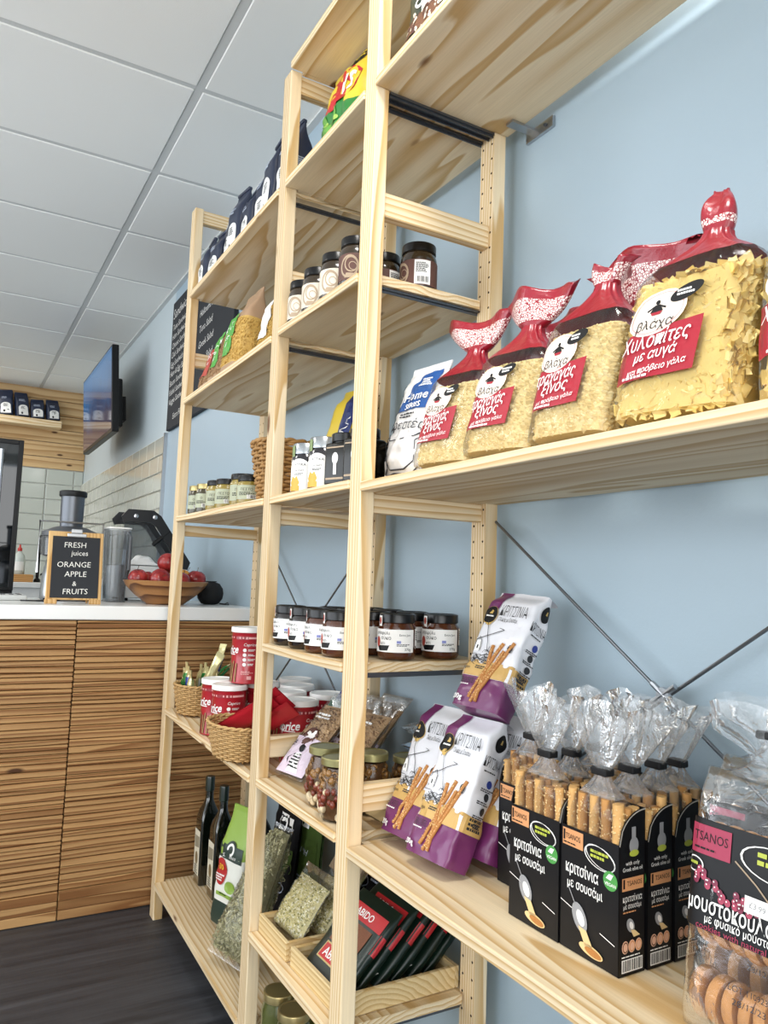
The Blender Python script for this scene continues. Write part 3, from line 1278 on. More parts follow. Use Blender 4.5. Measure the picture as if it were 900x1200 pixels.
for s_, u, v, sz, al in MENU:
    P = Print(lambda u, v, o: (-.008 - o, -u, v))
    P.text(s_, u, v, sz, CHALK, shear=.2, bold=-.008, rot=2, align=al)
    P.build('chalk_line', t)

# ------------------------------------------------------------------ navy coffee bags
NAVY = pr('navy_foil_paper', '20293f', .42, bump=.25, bscale=30)
LABW = pr('label_white', 'e9e9e6', .6)
PALE = pr('pale_print', 'aab3c4', .6)


def navy_bag(name, label, w, d, h, loc, rot, group, patch=True, seed=0):
    t = thing(name, label, 'coffee bag', loc, rot, group)
    g = Gusset(w, d, h, t0=.62, n=6, wr=.004, seed=seed)
    t.location.z += .001 + d / 2 * abs(math.sin(rot[0])) + w / 2 * abs(math.sin(rot[1]))
    m = g.mesh(NAVY, nu=28, nv=14)
    m.bevbox(-w * .46, w * .46, -.006, .006, h - .004, h + .006, NAVY, .002, 1)
    m.build('bag', t, 60)
    P = Print(g.front, .0012)
    hw = w * .36
    P.poly([(-hw, .008), (hw, .008), (hw, h * .34), (-hw, h * .34)], LABW, n=4)
    P.disc(0, h * .34, hw, h * .13, LABW, 1)
    P.small(-hw * .5, h * .40, w * .34, .003, 5, BLACK, seed=seed)
    P.disc(-hw * .3, h * .12, w * .07, w * .09, BLACK, 2)
    P.build('label', t)
    P = Print(g.front, .0012)
    P.small(-w * .30, h * .70, w * .5, .004, 3, PALE, seed=seed + 5)
    P.build('lettering', t)
    P = Print(g.side, .0012)
    P.small(-d * .25, h * .5, d * .5, .003, 7, PALE, seed=seed + 9)
    P.build('side_lettering', t)
    return t


ys = [2.462, 2.365, 2.25, 2.155, 2.06, 1.965, 1.87, 1.775]
hs_ = [.165, .16, .20, .20, .165, .20, .21, .205]
for i, (y, h) in enumerate(zip(ys, hs_)):
    navy_bag('coffee_bag', ('%s navy coffee bag from the left on the top shelf of the far bay' % shelf_order(i)) if i else 'leftmost navy coffee bag on the top shelf of the far bay, against the end frame',
             .086, .062, h, (-.262 + .008 * (i % 3), y, far_z(4, y)), (R(-2), 0, FACE + R(10 * (i % 2) - 4)), 'navy coffee bags on the top shelf', seed=i)
t = thing('wall_shelf', 'short pine ledge on the planked far wall carrying navy coffee bags', 'shelf', (0, 0, 0))
m = MB()
m.bevbox(-1.7, -.19, 6.97, YF - .03, 2.275, 2.335, PINE['X'], .004, 1)
m.build('ledge', t)
for i, (x, ry, h) in enumerate(((-.255, 14, .17), (-.375, 3, .16), (-.495, 16, .20), (-.615, -8, .21), (-.735, 6, .20))):
    navy_bag('coffee_bag', ('rightmost navy coffee bag on the ledge of the planked wall' if i == 0 else '%s navy coffee bag from the right on the ledge of the planked wall' % shelf_order(i)),
             .105, .07, h, (x, 7.035, 2.336), (R(-6), R(-5), R(ry)), 'navy coffee bags on the wall ledge', seed=20 + i)


def lift(t, d):
    """raise a leaning package so that its lower edge rests on the board"""
    t.location.z += .0015 + d / 2 * abs(math.sin(t.rotation_euler[0])) + .065 * abs(math.sin(t.rotation_euler[1]))


def lumps(P, n, r, seed, sq=1.0):
    """n little crumbs at surface points given by P(rng)"""
    rg = random.Random(seed)
    out = []
    for _ in range(n):
        out.append((P(rg), r * rg.uniform(.6, 1.25)))
    return out


def crumbs(m, pts, mat, rg=random.Random(5)):
    for p, r in pts:
        a, b, c_ = rg.uniform(.7, 1.2), rg.uniform(.7, 1.2), rg.uniform(.7, 1.2)
        o = len(m.v)
        m.v += [(p[0] + r * a, p[1], p[2]), (p[0] - r * a, p[1], p[2]), (p[0], p[1] + r * b, p[2]), (p[0], p[1] - r * b, p[2]),
                (p[0], p[1], p[2] + r * c_), (p[0], p[1], p[2] - r * c_)]
        k = m.mi(mat)
        for f in ((0, 2, 4), (2, 1, 4), (1, 3, 4), (3, 0, 4), (2, 0, 5), (1, 2, 5), (3, 1, 5), (0, 3, 5)):
            m.f.append([i + o for i in f])
            m.m.append(k)


# ------------------------------------------------------------------ far bay, second shelf: bags of pulses and pasta
BROWNP = pr('brown_paper', 'a98a6c', .7, bump=.3, bscale=40)
REDL = pr('brick_red_label', 'b0493c', .5)
GREENL = pr('leaf_green_label', '4f9a3c', .5)
PASTA = pr('pasta_yellow', 'c19c50', .6, vary=.3, bscale=300)
BEAN = pr('bean_mix', '9b7a56', .6, vary=.4, bscale=300)


def window_bag(label, w, d, h, loc, rot, labmat, fill, seed, words):
    t = thing('food_bag', label, 'food bag', loc, rot, 'brown topped bags of dry food')
    lift(t, d)
    g = Gusset(w, d, h, t0=.55, n=4, wr=.007, seed=seed, top=.10, tw=.92)
    m = g.mesh(BROWNP, nu=32, nv=18, matfn=lambda u, v: BROWNP if v > .60 or v < .06 else fill)
    m.build('bag', t, 70)
    m = MB()

    def P(rg):
        a = rg.random()
        z = rg.uniform(.07, .58) * h
        return g.front(rg.uniform(-.47, .47) * w, z, .001) if a < .6 else g.side(rg.uniform(-.45, .45) * d, z, .001)
    crumbs(m, lumps(P, 1000, .0028, seed), fill)
    m.build('contents', t, kind='stuff')
    P = Print(g.front, .0042)
    P.poly([(-w * .40, h * .18), (w * .16, h * .18), (w * .16, h * .68), (-w * .40, h * .62)], labmat, n=6)
    P.text(words[0], -w * .12, h * .52, .026, WHITE, rot=4, bold=.008)
    P.text(words[1], -w * .12, h * .30, .022, WHITE, rot=4, bold=.008)
    P.small(-w * .30, h * .42, w * .36, .003, 2, WHITE, seed=seed)
    P.build('label', t)
    return t


window_bag('bag of dried beans with a brick red label, beside the end frame', .130, .075, .225, (-.245, 2.425, far_z(3, 2.425)), (R(-17), 0, FACE), REDL, BEAN, 1, ('ΦΑΣ', 'Μ'))
window_bag('brown topped bag with narrow green label, right of the red labelled bag', .115, .08, .235, (-.250, 2.288, far_z(3, 2.288)), (R(-12), 0, FACE), GREENL, BEAN, 2, ('ΦΑΚΗ', 'Μ'))
window_bag('tall brown topped bag of yellow pasta with a green label on the second shelf', .15, .09, .255, (-.250, 2.138, far_z(3, 2.138)), (R(-9), 0, FACE), GREENL, PASTA, 3, ('ΚΟΥΣ', 'Α1'))
window_bag('bag of yellow pasta partly hidden behind the middle post on the second shelf', .12, .08, .22, (-.23, 1.90, far_z(3, 1.90)), (R(-9), 0, FACE), WHITE, PASTA, 4, ('', ''))
window_bag('brown paper bag behind the red labelled bag, only its folded top showing', .13, .07, .19, (-.130, 2.36, far_z(3, 2.35)), (R(-5), 0, FACE), BROWNP, BEAN, 5, ('', ''))
window_bag('brown paper bag behind the tall green labelled bag, near the wall', .13, .07, .21, (-.125, 2.16, far_z(3, 2.13)), (R(-5), 0, FACE), BROWNP, PASTA, 6, ('', ''))

# ------------------------------------------------------------------ far bay, middle shelf: spread jars and a basket
OLIVEJ = pr('olive_spread', '8d7a34', .25, coat=.5, vary=.2, bscale=60)
LABG = pr('sage_label', 'a9ad93', .5)
PESTO = pr('dark_spread', '3c3418', .25, coat=.5)


def spread_jar(i, label, loc, r, h, rot, dark=False):
    t = jar(label, 'jar', loc, r, h, GOLD if dark else LIDBLACK, PESTO if dark else OLIVEJ, 'green jars of spread on the middle shelf', rot=rot)
    P = Print(cyl(r))
    P.rect(-r * .95, h * .20, r * .95, h * .66, LABG, n=10)
    P.text('ΠΕΣΤΟ' if not dark else 'O', 0, h * .52, .010, BLACK)
    P.small(-r * .6, h * .42, r * 1.2, .002, 3, BLACK, seed=i)
    P.rect(r * .05, h * .22, r * .8, h * .34, WHITE, 2, n=4)
    P.bars(r * .1, h * .23, r * .75, h * .33, BLACK, 9, 3, i)
    P.build('label', t)
    return t


for i, (x, y, r, h, rot, lb) in enumerate((
        (-.265, 2.44, .030, .095, 2.4, 'small dark jar of spread at the left end of the middle shelf'),
        (-.262, 2.365, .030, .095, 2.4, 'small dark jar of spread, second from the end frame on the middle shelf'))):
    spread_jar(i, lb, (x, y, far_z(2, y)), r, h, R(-40), True)
for i, (x, y, r, h, lb) in enumerate((
        (-.250, 2.27, .038, .097, 'olive green jar with a sage label, leftmost of the green jars on the middle shelf'),
        (-.252, 2.18, .036, .093, 'olive green jar with a sage label, second of the green jars on the middle shelf'),
        (-.240, 2.06, .043, .096, 'widest olive green jar, with a barcode label, on the middle shelf'),
        (-.255, 1.974, .036, .082, 'short olive green jar beside the tall woven basket'))):
    spread_jar(5 + i, lb, (x, y, far_z(2, y)), r, h, R(-35))
spread_jar(11, 'jar with a pale gold lid behind the green jars on the middle shelf', (-.165, 2.30, far_z(2, 2.3)), .038, .10, R(-40), True)


def basket(name, label, loc, rx, ry, h, taper, rows, stakes, strand, rot=0, cat='basket', rimr=.006, sq=2.0, mat=WICKER):
    """woven basket: stakes, over-and-under weave rows, rolled rim and a base"""
    t = thing(name, label, cat, loc, (0, 0, rot))

    def ring(z, k=0):
        q = taper + (1 - taper) * (z / h)
        return lambda a: ((rx * q + k) * sgnp(math.cos(a), 2 / sq), (ry * q + k) * sgnp(math.sin(a), 2 / sq), z)
    m = MB()
    for j in range(rows):
        z = .005 + (h - .010) * j / (rows - 1)
        n = stakes * 4
        pts = []
        for i in range(n):
            a = 2 * PI * i / n
            k = strand * .9 * math.cos(stakes / 2 * a * 1.0 + PI * j)
            pts.append(ring(z, k)(a))
        m.tube(pts, strand, 5, mat, closed=True)
    m.build('weave', t, 180, kind='stuff')
    m = MB()
    for i in range(stakes):
        a = 2 * PI * i / stakes
        m.tube([ring(0)(a), ring(h)(a)], strand * .8, 5, mat)
    m.build('stakes', t, 180, kind='stuff')
    m = MB()
    n = 72
    for ph in (0, PI):
        m.tube([ring(h + rimr * .6 + rimr * .6 * math.sin(i * 2 * PI * 12 / n + ph), rimr * .6 * math.cos(i * 2 * PI * 12 / n + ph))(2 * PI * i / n) for i in range(n)], rimr * .8, 6, mat, closed=True)
    m.build('rim', t, 180)
    m = MB()
    m.grid(lambda u, v: tuple(c * (.02 + .98 * v) if k < 2 else .004 for k, c in enumerate(ring(.004)(2 * PI * u))), 32, 2, mat, wrap=True)
    m.grid(lambda u, v: tuple(c * (1 - .98 * v) if k < 2 else .001 for k, c in enumerate(ring(.004)(2 * PI * u))), 32, 2, mat, wrap=True)
    m.build('base', t)
    return t


WICK2 = pr('thick_wicker', 'a57c48', .6, vary=.4, bscale=60)
basket('woven_basket', 'tall tapering basket of thick wicker on the middle shelf, behind the middle post', (-.212, 1.842, far_z(2, 1.842)), .080, .075, .150, .72, 16, 20, .0046, rimr=.006, sq=2.6, mat=WICK2)

# ------------------------------------------------------------------ far bay, lower shelf: baskets and red tins
Z4 = far_z(1, 2.375) - .001
WICK3 = pr('pale_wicker', 'b8935f', .6, vary=.3, bscale=140)
basket('sweet_basket', 'small round wicker basket of wrapped sweets beside the end frame', (-.252, 2.395, Z4 + .0045), .060, .080, .085, .78, 13, 20, .003, rimr=.004, mat=WICK3)
GOLDW = pr('gold_wrapper', 'd8cf9a', .22, .5)
GREENW = pr('green_wrapper', '2f7a3a', .25, .3)
BLUEW = pr('blue_wrapper', '2b3f86', .25, .3)
WRAPW = pr('white_wrapper', 'dfe2dc', .25, .3)


def sweet(label, loc, rot, mid, seed):
    """long twist-wrapped sweet standing in the basket"""
    t = thing('wrapped_sweet', label, 'sweet', loc, rot, 'wrapped sweets in the small basket')
    g = Pouch(.0265, .128, .018, seal=.16, wr=.003, seed=seed)
    g.mesh(GOLDW, nu=8, nv=12, matfn=lambda u, v: mid if .34 < v < .78 else GOLDW).build('wrapper', t, 60)
    return t


cols = [GREENW, GOLDW, GREENW, WRAPW, BLUEW, GREENW, GOLDW, GREENW, WRAPW, GREENW, GOLDW]
nm = {id(GREENW): 'green', id(GOLDW): 'plain gold', id(WRAPW): 'white', id(BLUEW): 'blue'}
rg = random.Random(4)
for i in range(8):
    sweet('gold wrapped sweet with %s middle, %s in the %s row of the small basket' % (nm[id(cols[i])], shelf_order(i // 2), ('front', 'back')[i % 2]),
          (-.252 + (-.020, .020)[i % 2], 2.395 + (.040, .0135, -.0135, -.040)[i // 2], Z4 + .012 + .010 * (i % 3)), (R((3, -3)[i % 2]), R((3, 1, -1, -3)[i // 2]), FACE), cols[i], i)
for i, (dx, dy, dz, c_) in enumerate(((0, -.02, .088, GREENW), (.01, -.045, .10, BLUEW), (-.015, -.05, .085, GOLDW))):
    sweet('%s wrapped sweet on the heap beside the stacked tin, %s' % (nm[id(c_)], ('lowest', 'topmost', 'frontmost')[i]),
          (-.235 + dx, 2.36 + dy, Z4 + dz), (R(-50 + 30 * i), R(25 * (i - 1)), FACE + .5 * i), c_, 40 + i)

TINR = pr('tin_red', 'a81f2b', .3, coat=.4)
TINR2 = pr('tin_dark_red', '8d1822', .3, coat=.4)
TINW = pr('tin_lid_white', 'eceae6', .4)
WAFER = pr('wafer_brown', '5b3420', .6)
WAFER2 = pr('wafer_stripe', 'c9a06a', .6)
PINKP = pr('pink_print', 'e7a9a6', .5)


def tin(label, loc, rot=0.0):
    t = thing('wafer_tin', label, 'tin', loc, (0, 0, rot), 'red wafer tins on the lower shelf')
    r, h = .0455, .150
    m = MB()
    m.lathe([(r * .97, 0), (r, .002), (r, .004), (r * .985, .005), (r * .985, h - .014), (r, h - .013)], 36, TINR)
    m.build('can', t, 40)
    m = MB()
    m.lathe([(r * 1.01, h - .014), (r * 1.05, h - .013), (r * 1.05, h - .002), (r * 1.03, h), (r * .92, h), (r * .90, h - .002)], 36, TINW)
    m.build('lid', t, 40)
    P = Print(cyl(r * .985))
    P.rect(-.07, h * .80, .07, h * .835, PINKP, n=14)
    P.rect(-.035, h * .79, .035, h * .845, TINR2, 1, n=8)
    P.text('Caprice', -.030, h * .60, .030, WHITE, bold=.02, shear=.25, rot=4, w=.078)
    P.rect(-.045, h * .51, -.003, h * .525, WHITE, 2, n=6)
    for k in range(5):
        x = -.040 + .010 * k
        P.line([(x - .004 + .003 * (k % 3), .004), (x + .003, h * (.36 + .04 * (k % 2)))], .0062, WAFER, 2)
        P.line([(x - .004 + .003 * (k % 3), .004), (x + .003, h * (.36 + .04 * (k % 2)))], .0018, WAFER2, 3)
    P.text('Caprice', .040, h * .70, .011, WHITE, shear=.25)
    for k in range(4):
        P.disc(.026, h * (.60 - .085 * k), .005, .005, WHITE, 2, n=10)
        P.small(.035, h * (.61 - .085 * k), .020, .0018, 2, WHITE, seed=k)
    P.small(.018, h * .22, .032, .002, 3, PINKP, seed=8)
    P.rect(.034, h * .08, .046, h * .14, PINKP, 2, n=3)
    P.build('printed_band', t)
    return t


TA = R(-64)
zt = far_z(1, 2.05)
tin('red wafer tin standing left of the front pair, beside the sweet basket', (-.262, 2.133, far_z(1, 2.16)), R(-52))
tin('red wafer tin at the front, beneath the stacked tin', (-.262, 2.035, far_z(1, 2.08)), R(-52))
tin('red wafer tin stacked on top of the others, beside the middle post', (-.212, 2.045, zt + .153), TA)
for i, (x, y, lb) in enumerate(((-.160, 2.055, 'red wafer tin supporting the stacked tin from behind, half hidden by the middle post'),
                                (-.145, 1.905, 'red wafer tin in the middle of the lower shelf, just right of the post'),
                                (-.162, 1.792, 'nearest of the red wafer tins seen right of the post'),
                                (-.045, 2.092, 'red wafer tin by the wall at the far end of the row'),
                                (-.083, 1.992, 'red wafer tin between the post and the wall, second from the far end'),
                                (-.055, 1.855, 'red wafer tin by the wall, nearest of the back row'))):
    tin(lb, (x, y, far_z(1, y + .04)), TA + .3 * (i % 3))
basket('oval_basket', 'oval wicker basket of red sachets at the front of the lower shelf', (-.297, 1.868, far_z(1, 1.98)), .065, .105, .080, .72, 14, 26, .0028, rimr=.0042, mat=WICK3)
SACHR = pr('sachet_red', 'b3202c', .28, coat=.3)
SACHB = pr('sachet_blue', '223a7c', .28, coat=.3)
SACHG = pr('sachet_green', '1f5a4a', .28, coat=.3)


def aim(o, a, b, roll=0.0):
    """place a package lying along a->b: local z runs from a to b"""
    a, b = Vector(a), Vector(b)
    q = (b - a).to_track_quat('Z', 'Y')
    o.location = a
    o.rotation_euler = (q.to_matrix() @ Matrix.Rotation(roll, 3, 'Z')).to_euler()


for i, (p, q, mt, lb) in enumerate((
        ((-.325, 1.945, .672), (-.268, 1.770, .762), SACHR, 'red wafer sachet at the left of the oval basket'),
        ((-.310, 1.940, .682), (-.252, 1.768, .778), SACHR, 'red wafer sachet, second from the left in the oval basket'),
        ((-.298, 1.925, .690), (-.238, 1.762, .790), SACHR, 'red wafer sachet in the middle of the oval basket'),
        ((-.285, 1.915, .678), (-.225, 1.752, .776), SACHR, 'red wafer sachet, second from the right in the oval basket'),
        ((-.275, 1.905, .668), (-.222, 1.745, .755), SACHR, 'red wafer sachet at the right of the oval basket'),
        )):
    t = thing('wafer_sachet', lb, 'sachet', (0, 0, 0), (0, 0, 0), 'red sachets in the oval basket')
    g = Pouch(.046, .225, .006, seal=.05, wr=.002, seed=60 + i)
    g.mesh(mt, nu=8, nv=12).build('wrapper', t, 60)
    P = Print(g.front, .001)
    P.text('Caprice', 0, .09, .022, WHITE, rot=90, shear=.2, bold=.01)
    P.rect(-.018, .03, -.015, .16, PINKP, 1, n=4)
    P.build('lettering', t)
    aim(t, p, q, R(130))
for i, (p, q, mt, lb) in enumerate((
        ((-.135, 1.735, .70), (-.055, 1.735, .80), SACHB, 'blue sachet leaning by the wall in front of the tins'),
        ((-.100, 1.730, .69), (-.025, 1.730, .80), SACHB, 'second blue sachet, closest to the wall, in front of the tins'),
        ((-.165, 1.735, .68), (-.085, 1.735, .775), SACHG, 'dark green sachet below the blue ones in front of the tins'))):
    t = thing('wafer_sachet', lb, 'sachet', (0, 0, 0), (0, 0, 0), 'blue and green sachets by the wall')
    g = Pouch(.04, .13, .010, seal=.08, wr=.004, seed=70 + i)
    g.mesh(mt, nu=8, nv=10).build('wrapper', t, 60)
    P = Print(g.front, .001)
    P.small(-.012, .09, .024, .003, 4, WHITE, seed=i)
    P.build('lettering', t)
    aim(t, p, q, R(30))

# ------------------------------------------------------------------ far bay, bottom shelf: oil bottles and bags
OILG = pr('dark_green_glass', '0b100c', .08, coat=1.0)
OILCAP = pr('bottle_cap_green', '13241f', .3, coat=.4)


def oil_bottle(label, loc, rot, h=.325, w=.062):
    t = thing('oil_bottle', label, 'bottle', loc, (0, 0, rot), 'dark oil bottles on the bottom shelf')
    m = MB()
    prof = [(0, .94, 10), (.006, 1, 10), (.56, 1, 10), (.62, .97, 8), (.68, .82, 6), (.73, .60, 4), (.77, .46, 2.6), (.80, .42, 2), (.885, .40, 2)]

    def f(u, v):
        i = v * (len(prof) - 1)
        z, k, n = prof[round(i)]
        return (w / 2 * k * sgnp(math.cos(2 * PI * u), 2 / n), w / 2 * k * sgnp(math.sin(2 * PI * u), 2 / n), z * h)
    m.grid(f, 32, len(prof) - 1, OILG, wrap=True)
    m.f.append(list(range(32))[::-1]); m.m.append(0)
    m.f.append(list(range(len(m.v) - 32, len(m.v)))); m.m.append(0)
    m.build('glass', t, 50)
    m = MB()
    m.lathe([(w * .205, h * .86), (w * .235, h * .865), (w * .235, h * .985), (w * .22, h), (w * .1, h)], 20, OILCAP)
    m.build('cap', t, 40)
    P = Print(lambda u, v, o: (u, -w / 2 - o, v))
    P.rect(-w * .42, h * .09, w * .42, h * .50, pr('aged_label', 'd9d2bd', .6), n=3)
    P.poly([(-w * .35, h * .33), (w * .35, h * .35), (w * .35, h * .45), (-w * .35, h * .44)], pr('label_grey', '8d8672', .6), 2)
    P.disc(0, h * .24, w * .22, h * .06, pr('label_brown', '7a6a4a', .6), 2)
    P.small(-w * .3, h * .17, w * .6, .004, 4, BLACK, seed=3)
    P.build('label', t)
    return t


oil_bottle('dark square oil bottle standing furthest left on the bottom shelf', (-.168, 2.452, far_z(0, 2.452)), FACE)
oil_bottle('dark square oil bottle, second from the left on the bottom shelf', (-.160, 2.335, far_z(0, 2.36)), FACE)
oil_bottle('third dark oil bottle, behind the green topped bag', (-.092, 2.215, far_z(0, 2.25)), FACE, h=.35, w=.075)
LIME = pr('lime_green', '8fae4a', .4)
BAGW = pr('bag_white', 'e6e6dc', .4)
DGRN = pr('bag_dark_green', '27382f', .4)
t = thing('flour_bag', 'lime green topped bag with a red sticker, between oil bottles and herb bag', 'food bag', (-.195, 2.135, far_z(0, 2.2)), (R(-6), R(3), FACE + R(22)))
g = Gusset(.105, .07, .30, t0=.66, n=5, wr=.006, seed=5, top=.08)
g.mesh(LIME, nu=36, nv=20, matfn=lambda u, v: LIME if v > .62 else (DGRN if v < .22 else BAGW)).build('bag', t, 60)
lift(t, .07)
P = Print(g.front, .0015)
P.poly([(-.045, .175), (.045, .170), (.045, .210), (-.045, .212)], DGRN, n=4)
P.disc(.0, .20, .02, .024, DGRN, 2)
P.disc(.0, .20, .014, .017, WHITE, 3, r0=.6)
P.text('Sa Minos', .0, .183, .014, WHITE, 3, shear=.2)
P.disc(-.026, .137, .024, .036, pr('sticker_red', 'b02a2a', .4), 2)
P.text('-30', -.026, .150, .020, pr('sticker_yellow', 'f0c23c', .4), 4, bold=.02)
P.small(-.043, .128, .034, .004, 3, WHITE, 4, seed=2)
P.disc(.018, .105, .02, .016, LIME, 2)
P.rect(-.03, .075, .044, .085, LIME, 2)
P.small(-.02, .082, .05, .003, 1, BLACK, 3, seed=5)
P.build('label', t)
m = MB()
m.bevbox(-.05, .05, -.004, .004, .297, .312, LIME, .002, 1)
m.build('top_seam', t)

HERB = pr('dried_herb', 'a09c74', .9, vary=.4, bscale=200)
HERB2 = pr('dried_herb_pale', 'cbc49c', .9, vary=.3, bscale=200)
t = thing('herb_bag', 'long clear bag of dried herb stalks leaning by the middle post', 'food bag', (0, 0, 0))
g = Pouch(.150, .34, .095, seal=.05, low=.35, wr=.006, seed=9, top_w=.42)
g.mesh(FILM, nu=22, nv=28).build('clear_bag', t, 180)
rg = random.Random(12)
m = MB()


def herb_pt(rg):
    v = rg.uniform(.06, .93)
    u = rg.uniform(-.44, .44)
    hh = g.half(u, v) * .88
    return (u * g.width(v), rg.choice((-1, -1, 1)) * hh * rg.uniform(.75, 1), v * g.h)


for i in range(900):
    p = Vector(herb_pt(rg))
    d = Vector((rg.gauss(0, .5), rg.gauss(0, .25), rg.gauss(0, 1))).normalized() * rg.uniform(.006, .016)
    m.tube([p, p + d], rg.uniform(.0008, .0016), 3, HERB if i % 2 else HERB2, cap=False)
m.build('stalks', t, kind='stuff')
m = MB()
pts = [(herb_pt(rg), .005 * rg.uniform(.5, 1.2)) for _ in range(900)]
crumbs(m, pts[:450], HERB)
crumbs(m, pts[450:], HERB2)
m.build('leaf_flakes', t, kind='stuff')
gi = Pouch(.130, .31, .066, seal=.04, low=.35, wr=.006, seed=9, top_w=.42)
m = gi.mesh(HERB, nu=12, nv=16)
m.xform(Matrix.Translation((0, 0, .015)))
m.build('herb_core', t, 180)
aim(t, (-.275, 1.905, far_z(0, 1.95) + .024), (-.150, 1.965, .47), 0)
t.rotation_euler = (R(-24), R(8), R(-66))

# ------------------------------------------------------------------ narrow middle bay
def mz(z):
    return z + TH + .001


# top: snack bag
YEL = pr('snack_yellow', 'e3c53a', .3, coat=.3)
SGRN = pr('snack_green', '2d7a34', .3, coat=.3)
SRED = pr('snack_red', 'bb2027', .35)
t = thing('snack_bag', 'yellow, red and green crisp bag under the highest shelf of the narrow bay', 'snack bag', (-.235, 1.535, mz(2.016)), (R(-8), R(4), FACE))
g = Pouch(.20, .262, .07, seal=.06, low=.2, wr=.010, seed=21)
g.mesh(YEL, nu=20, nv=24, matfn=lambda u, v: SGRN if .06 < v + .12 * (u - .5) < .46 else YEL).build('bag', t, 70)
lift(t, .01)
P = Print(g.front, .001)
P.disc(0, .155, .085, .042, SRED, 1, rot=6)
P.text('YS', .035, .155, .055, WHITE, 2, bold=.02, rot=6, shear=.2)
P.poly([(.02, .205), (.085, .215), (.085, .245), (.02, .235)], BLACK, 1)
P.small(.025, .232, .055, .004, 2, YEL, 2)
for k, (u, v) in enumerate(((-.03, .07), (.03, .06), (.0, .095), (-.055, .10))):
    P.disc(u, v, .020, .013, pr('crisp_green', '5f9a3c', .5), 2, rot=40 * k)
    P.disc(u + .012, v - .012, .008, .006, pr('herb_light', '9ec05a', .5), 3)
P.build('printed_front', t)

# second level: swirl jars with black lids
JARBR = pr('tapenade_dark', '2e2212', .2, coat=.6)
SWL = pr('swirl_label', 'd8cdbb', .5)
SWB = pr('swirl_brown', 'a8937a', .5)
SWD = pr('swirl_dark', '5b3a30', .5)
LIDB2 = pr('black_glossy_lid', '060608', .28, spec=.4)


def swirl_jar(label, loc, rot, dark=False, r=.0365, h=.104):
    t = jar(label, 'jar', loc, r, h, LIDB2, JARBR, 'black lidded jars on the second level of the narrow bay', .016, rot)
    P = Print(cyl(r))
    lo, hi = h * .10, h * .62
    P.rect(-r * 2.3, lo, r * 2.3, hi, SWD if dark else SWL, n=18)
    vc = (lo + hi) / 2
    for q in range(3):
        P.disc(-.020 + .004 * q, vc + .004 * (q % 2), .020 - .006 * q, .024 - .007 * q, SWB, 2, rot=20 * q, r0=.82)
    P.poly([(-.030, lo + .004), (-.006, lo + .004), (-.010, lo + .012), (-.026, lo + .014)], SWB, 2, 3)
    P.rect(.012, lo + .002, .045, hi - .002, WHITE, 2, n=6)
    P.small(.015, hi - .008, .026, .0018, 7, BLACK, 3, seed=4)
    P.bars(.016, lo + .006, .040, lo + .018, BLACK, 12, 3)
    P.build('label', t)
    return t


Zj = mz(1.647)
for i, (x, y, rot, dk, lb) in enumerate((
        (-.268, 1.632, -30, 0, 'black lidded jar with swirl label, furthest left on its shelf'),
        (-.270, 1.545, -25, 0, 'black lidded jar with swirl label, second from the left'),
        (-.270, 1.450, -20, 0, 'black lidded jar with swirl label, third from the left'),
        (-.270, 1.358, -20, 1, 'black lidded jar with a dark brown label at the left of the front post'),
        (-.150, 1.312, -62, 1, 'big black lidded jar seen through the end frame, its barcode strip facing out'),
        (-.186, 1.394, -30, 1, 'black lidded jar half hidden behind the front post'),
        (-.105, 1.405, -30, 0, 'black lidded jar at the back, right by the barcode jar'))):
    swirl_jar(lb, (x, y, Zj), R(rot), bool(dk), .038 if i == 4 else .0365)

# third level: honey bottles, dark square jars, yellow bag
Zh = mz(1.247)
HONB = pr('black_honey_glass', '16121a', .12, coat=.8)
SILV = pr('silver_lid', 'a9adb0', .25, .9)
HGR = pr('seal_green', '7f9160', .5)
HON = pr('honey_orange', 'e0a33a', .45)
for i, (x, y, lb) in enumerate(((-.266, 1.578, 'dark honey jar with arched white label, next to the woven basket'),
                                (-.268, 1.480, 'dark honey jar with arched white label, right of the other one'))):
    t = thing('honey_jar', lb, 'jar', (x, y, Zh), (0, 0, R(-52)), 'honey jars with white labels')
    r, h = .034, .112
    m = MB()
    m.lathe([(r * .9, 0), (r, .004), (r, h * .70), (r * .86, h * .78), (r * .84, h * .80)], 28, HONB)
    m.build('glass_jar', t, 50)
    m = MB()
    m.lathe([(r * .90, h * .78), (r * .92, h * .785), (r * .92, h * .985), (r * .88, h), (r * .3, h)], 28, SILV)
    m.build('lid', t, 40)
    P = Print(cyl(r))
    P.rect(-.026, .004, .026, h * .48, WHITE, n=12)
    P.disc(0, h * .48, .026, .022, WHITE, 1)
    P.disc(-.010, h * .20, .013, .016, HON, 2, n=6)
    P.rect(-.024, .004, .003, h * .14, HON, 2)
    P.text('ATTIKA', .002, h * .56, .008, BLACK, 2)
    P.text('HONEY', .002, h * .44, .006, BLACK, 2)
    P.small(-.010, h * .38, .022, .0015, 2, BLACK, 2)
    P.build('label', t)
    P = Print(cyl(r * .92))
    P.rect(-.034, h * .62, -.014, h * .95, HGR, n=4)
    P.build('green_seal', t)
DKG = pr('dark_olive_glass', '0f0e08', .22, spec=.4)
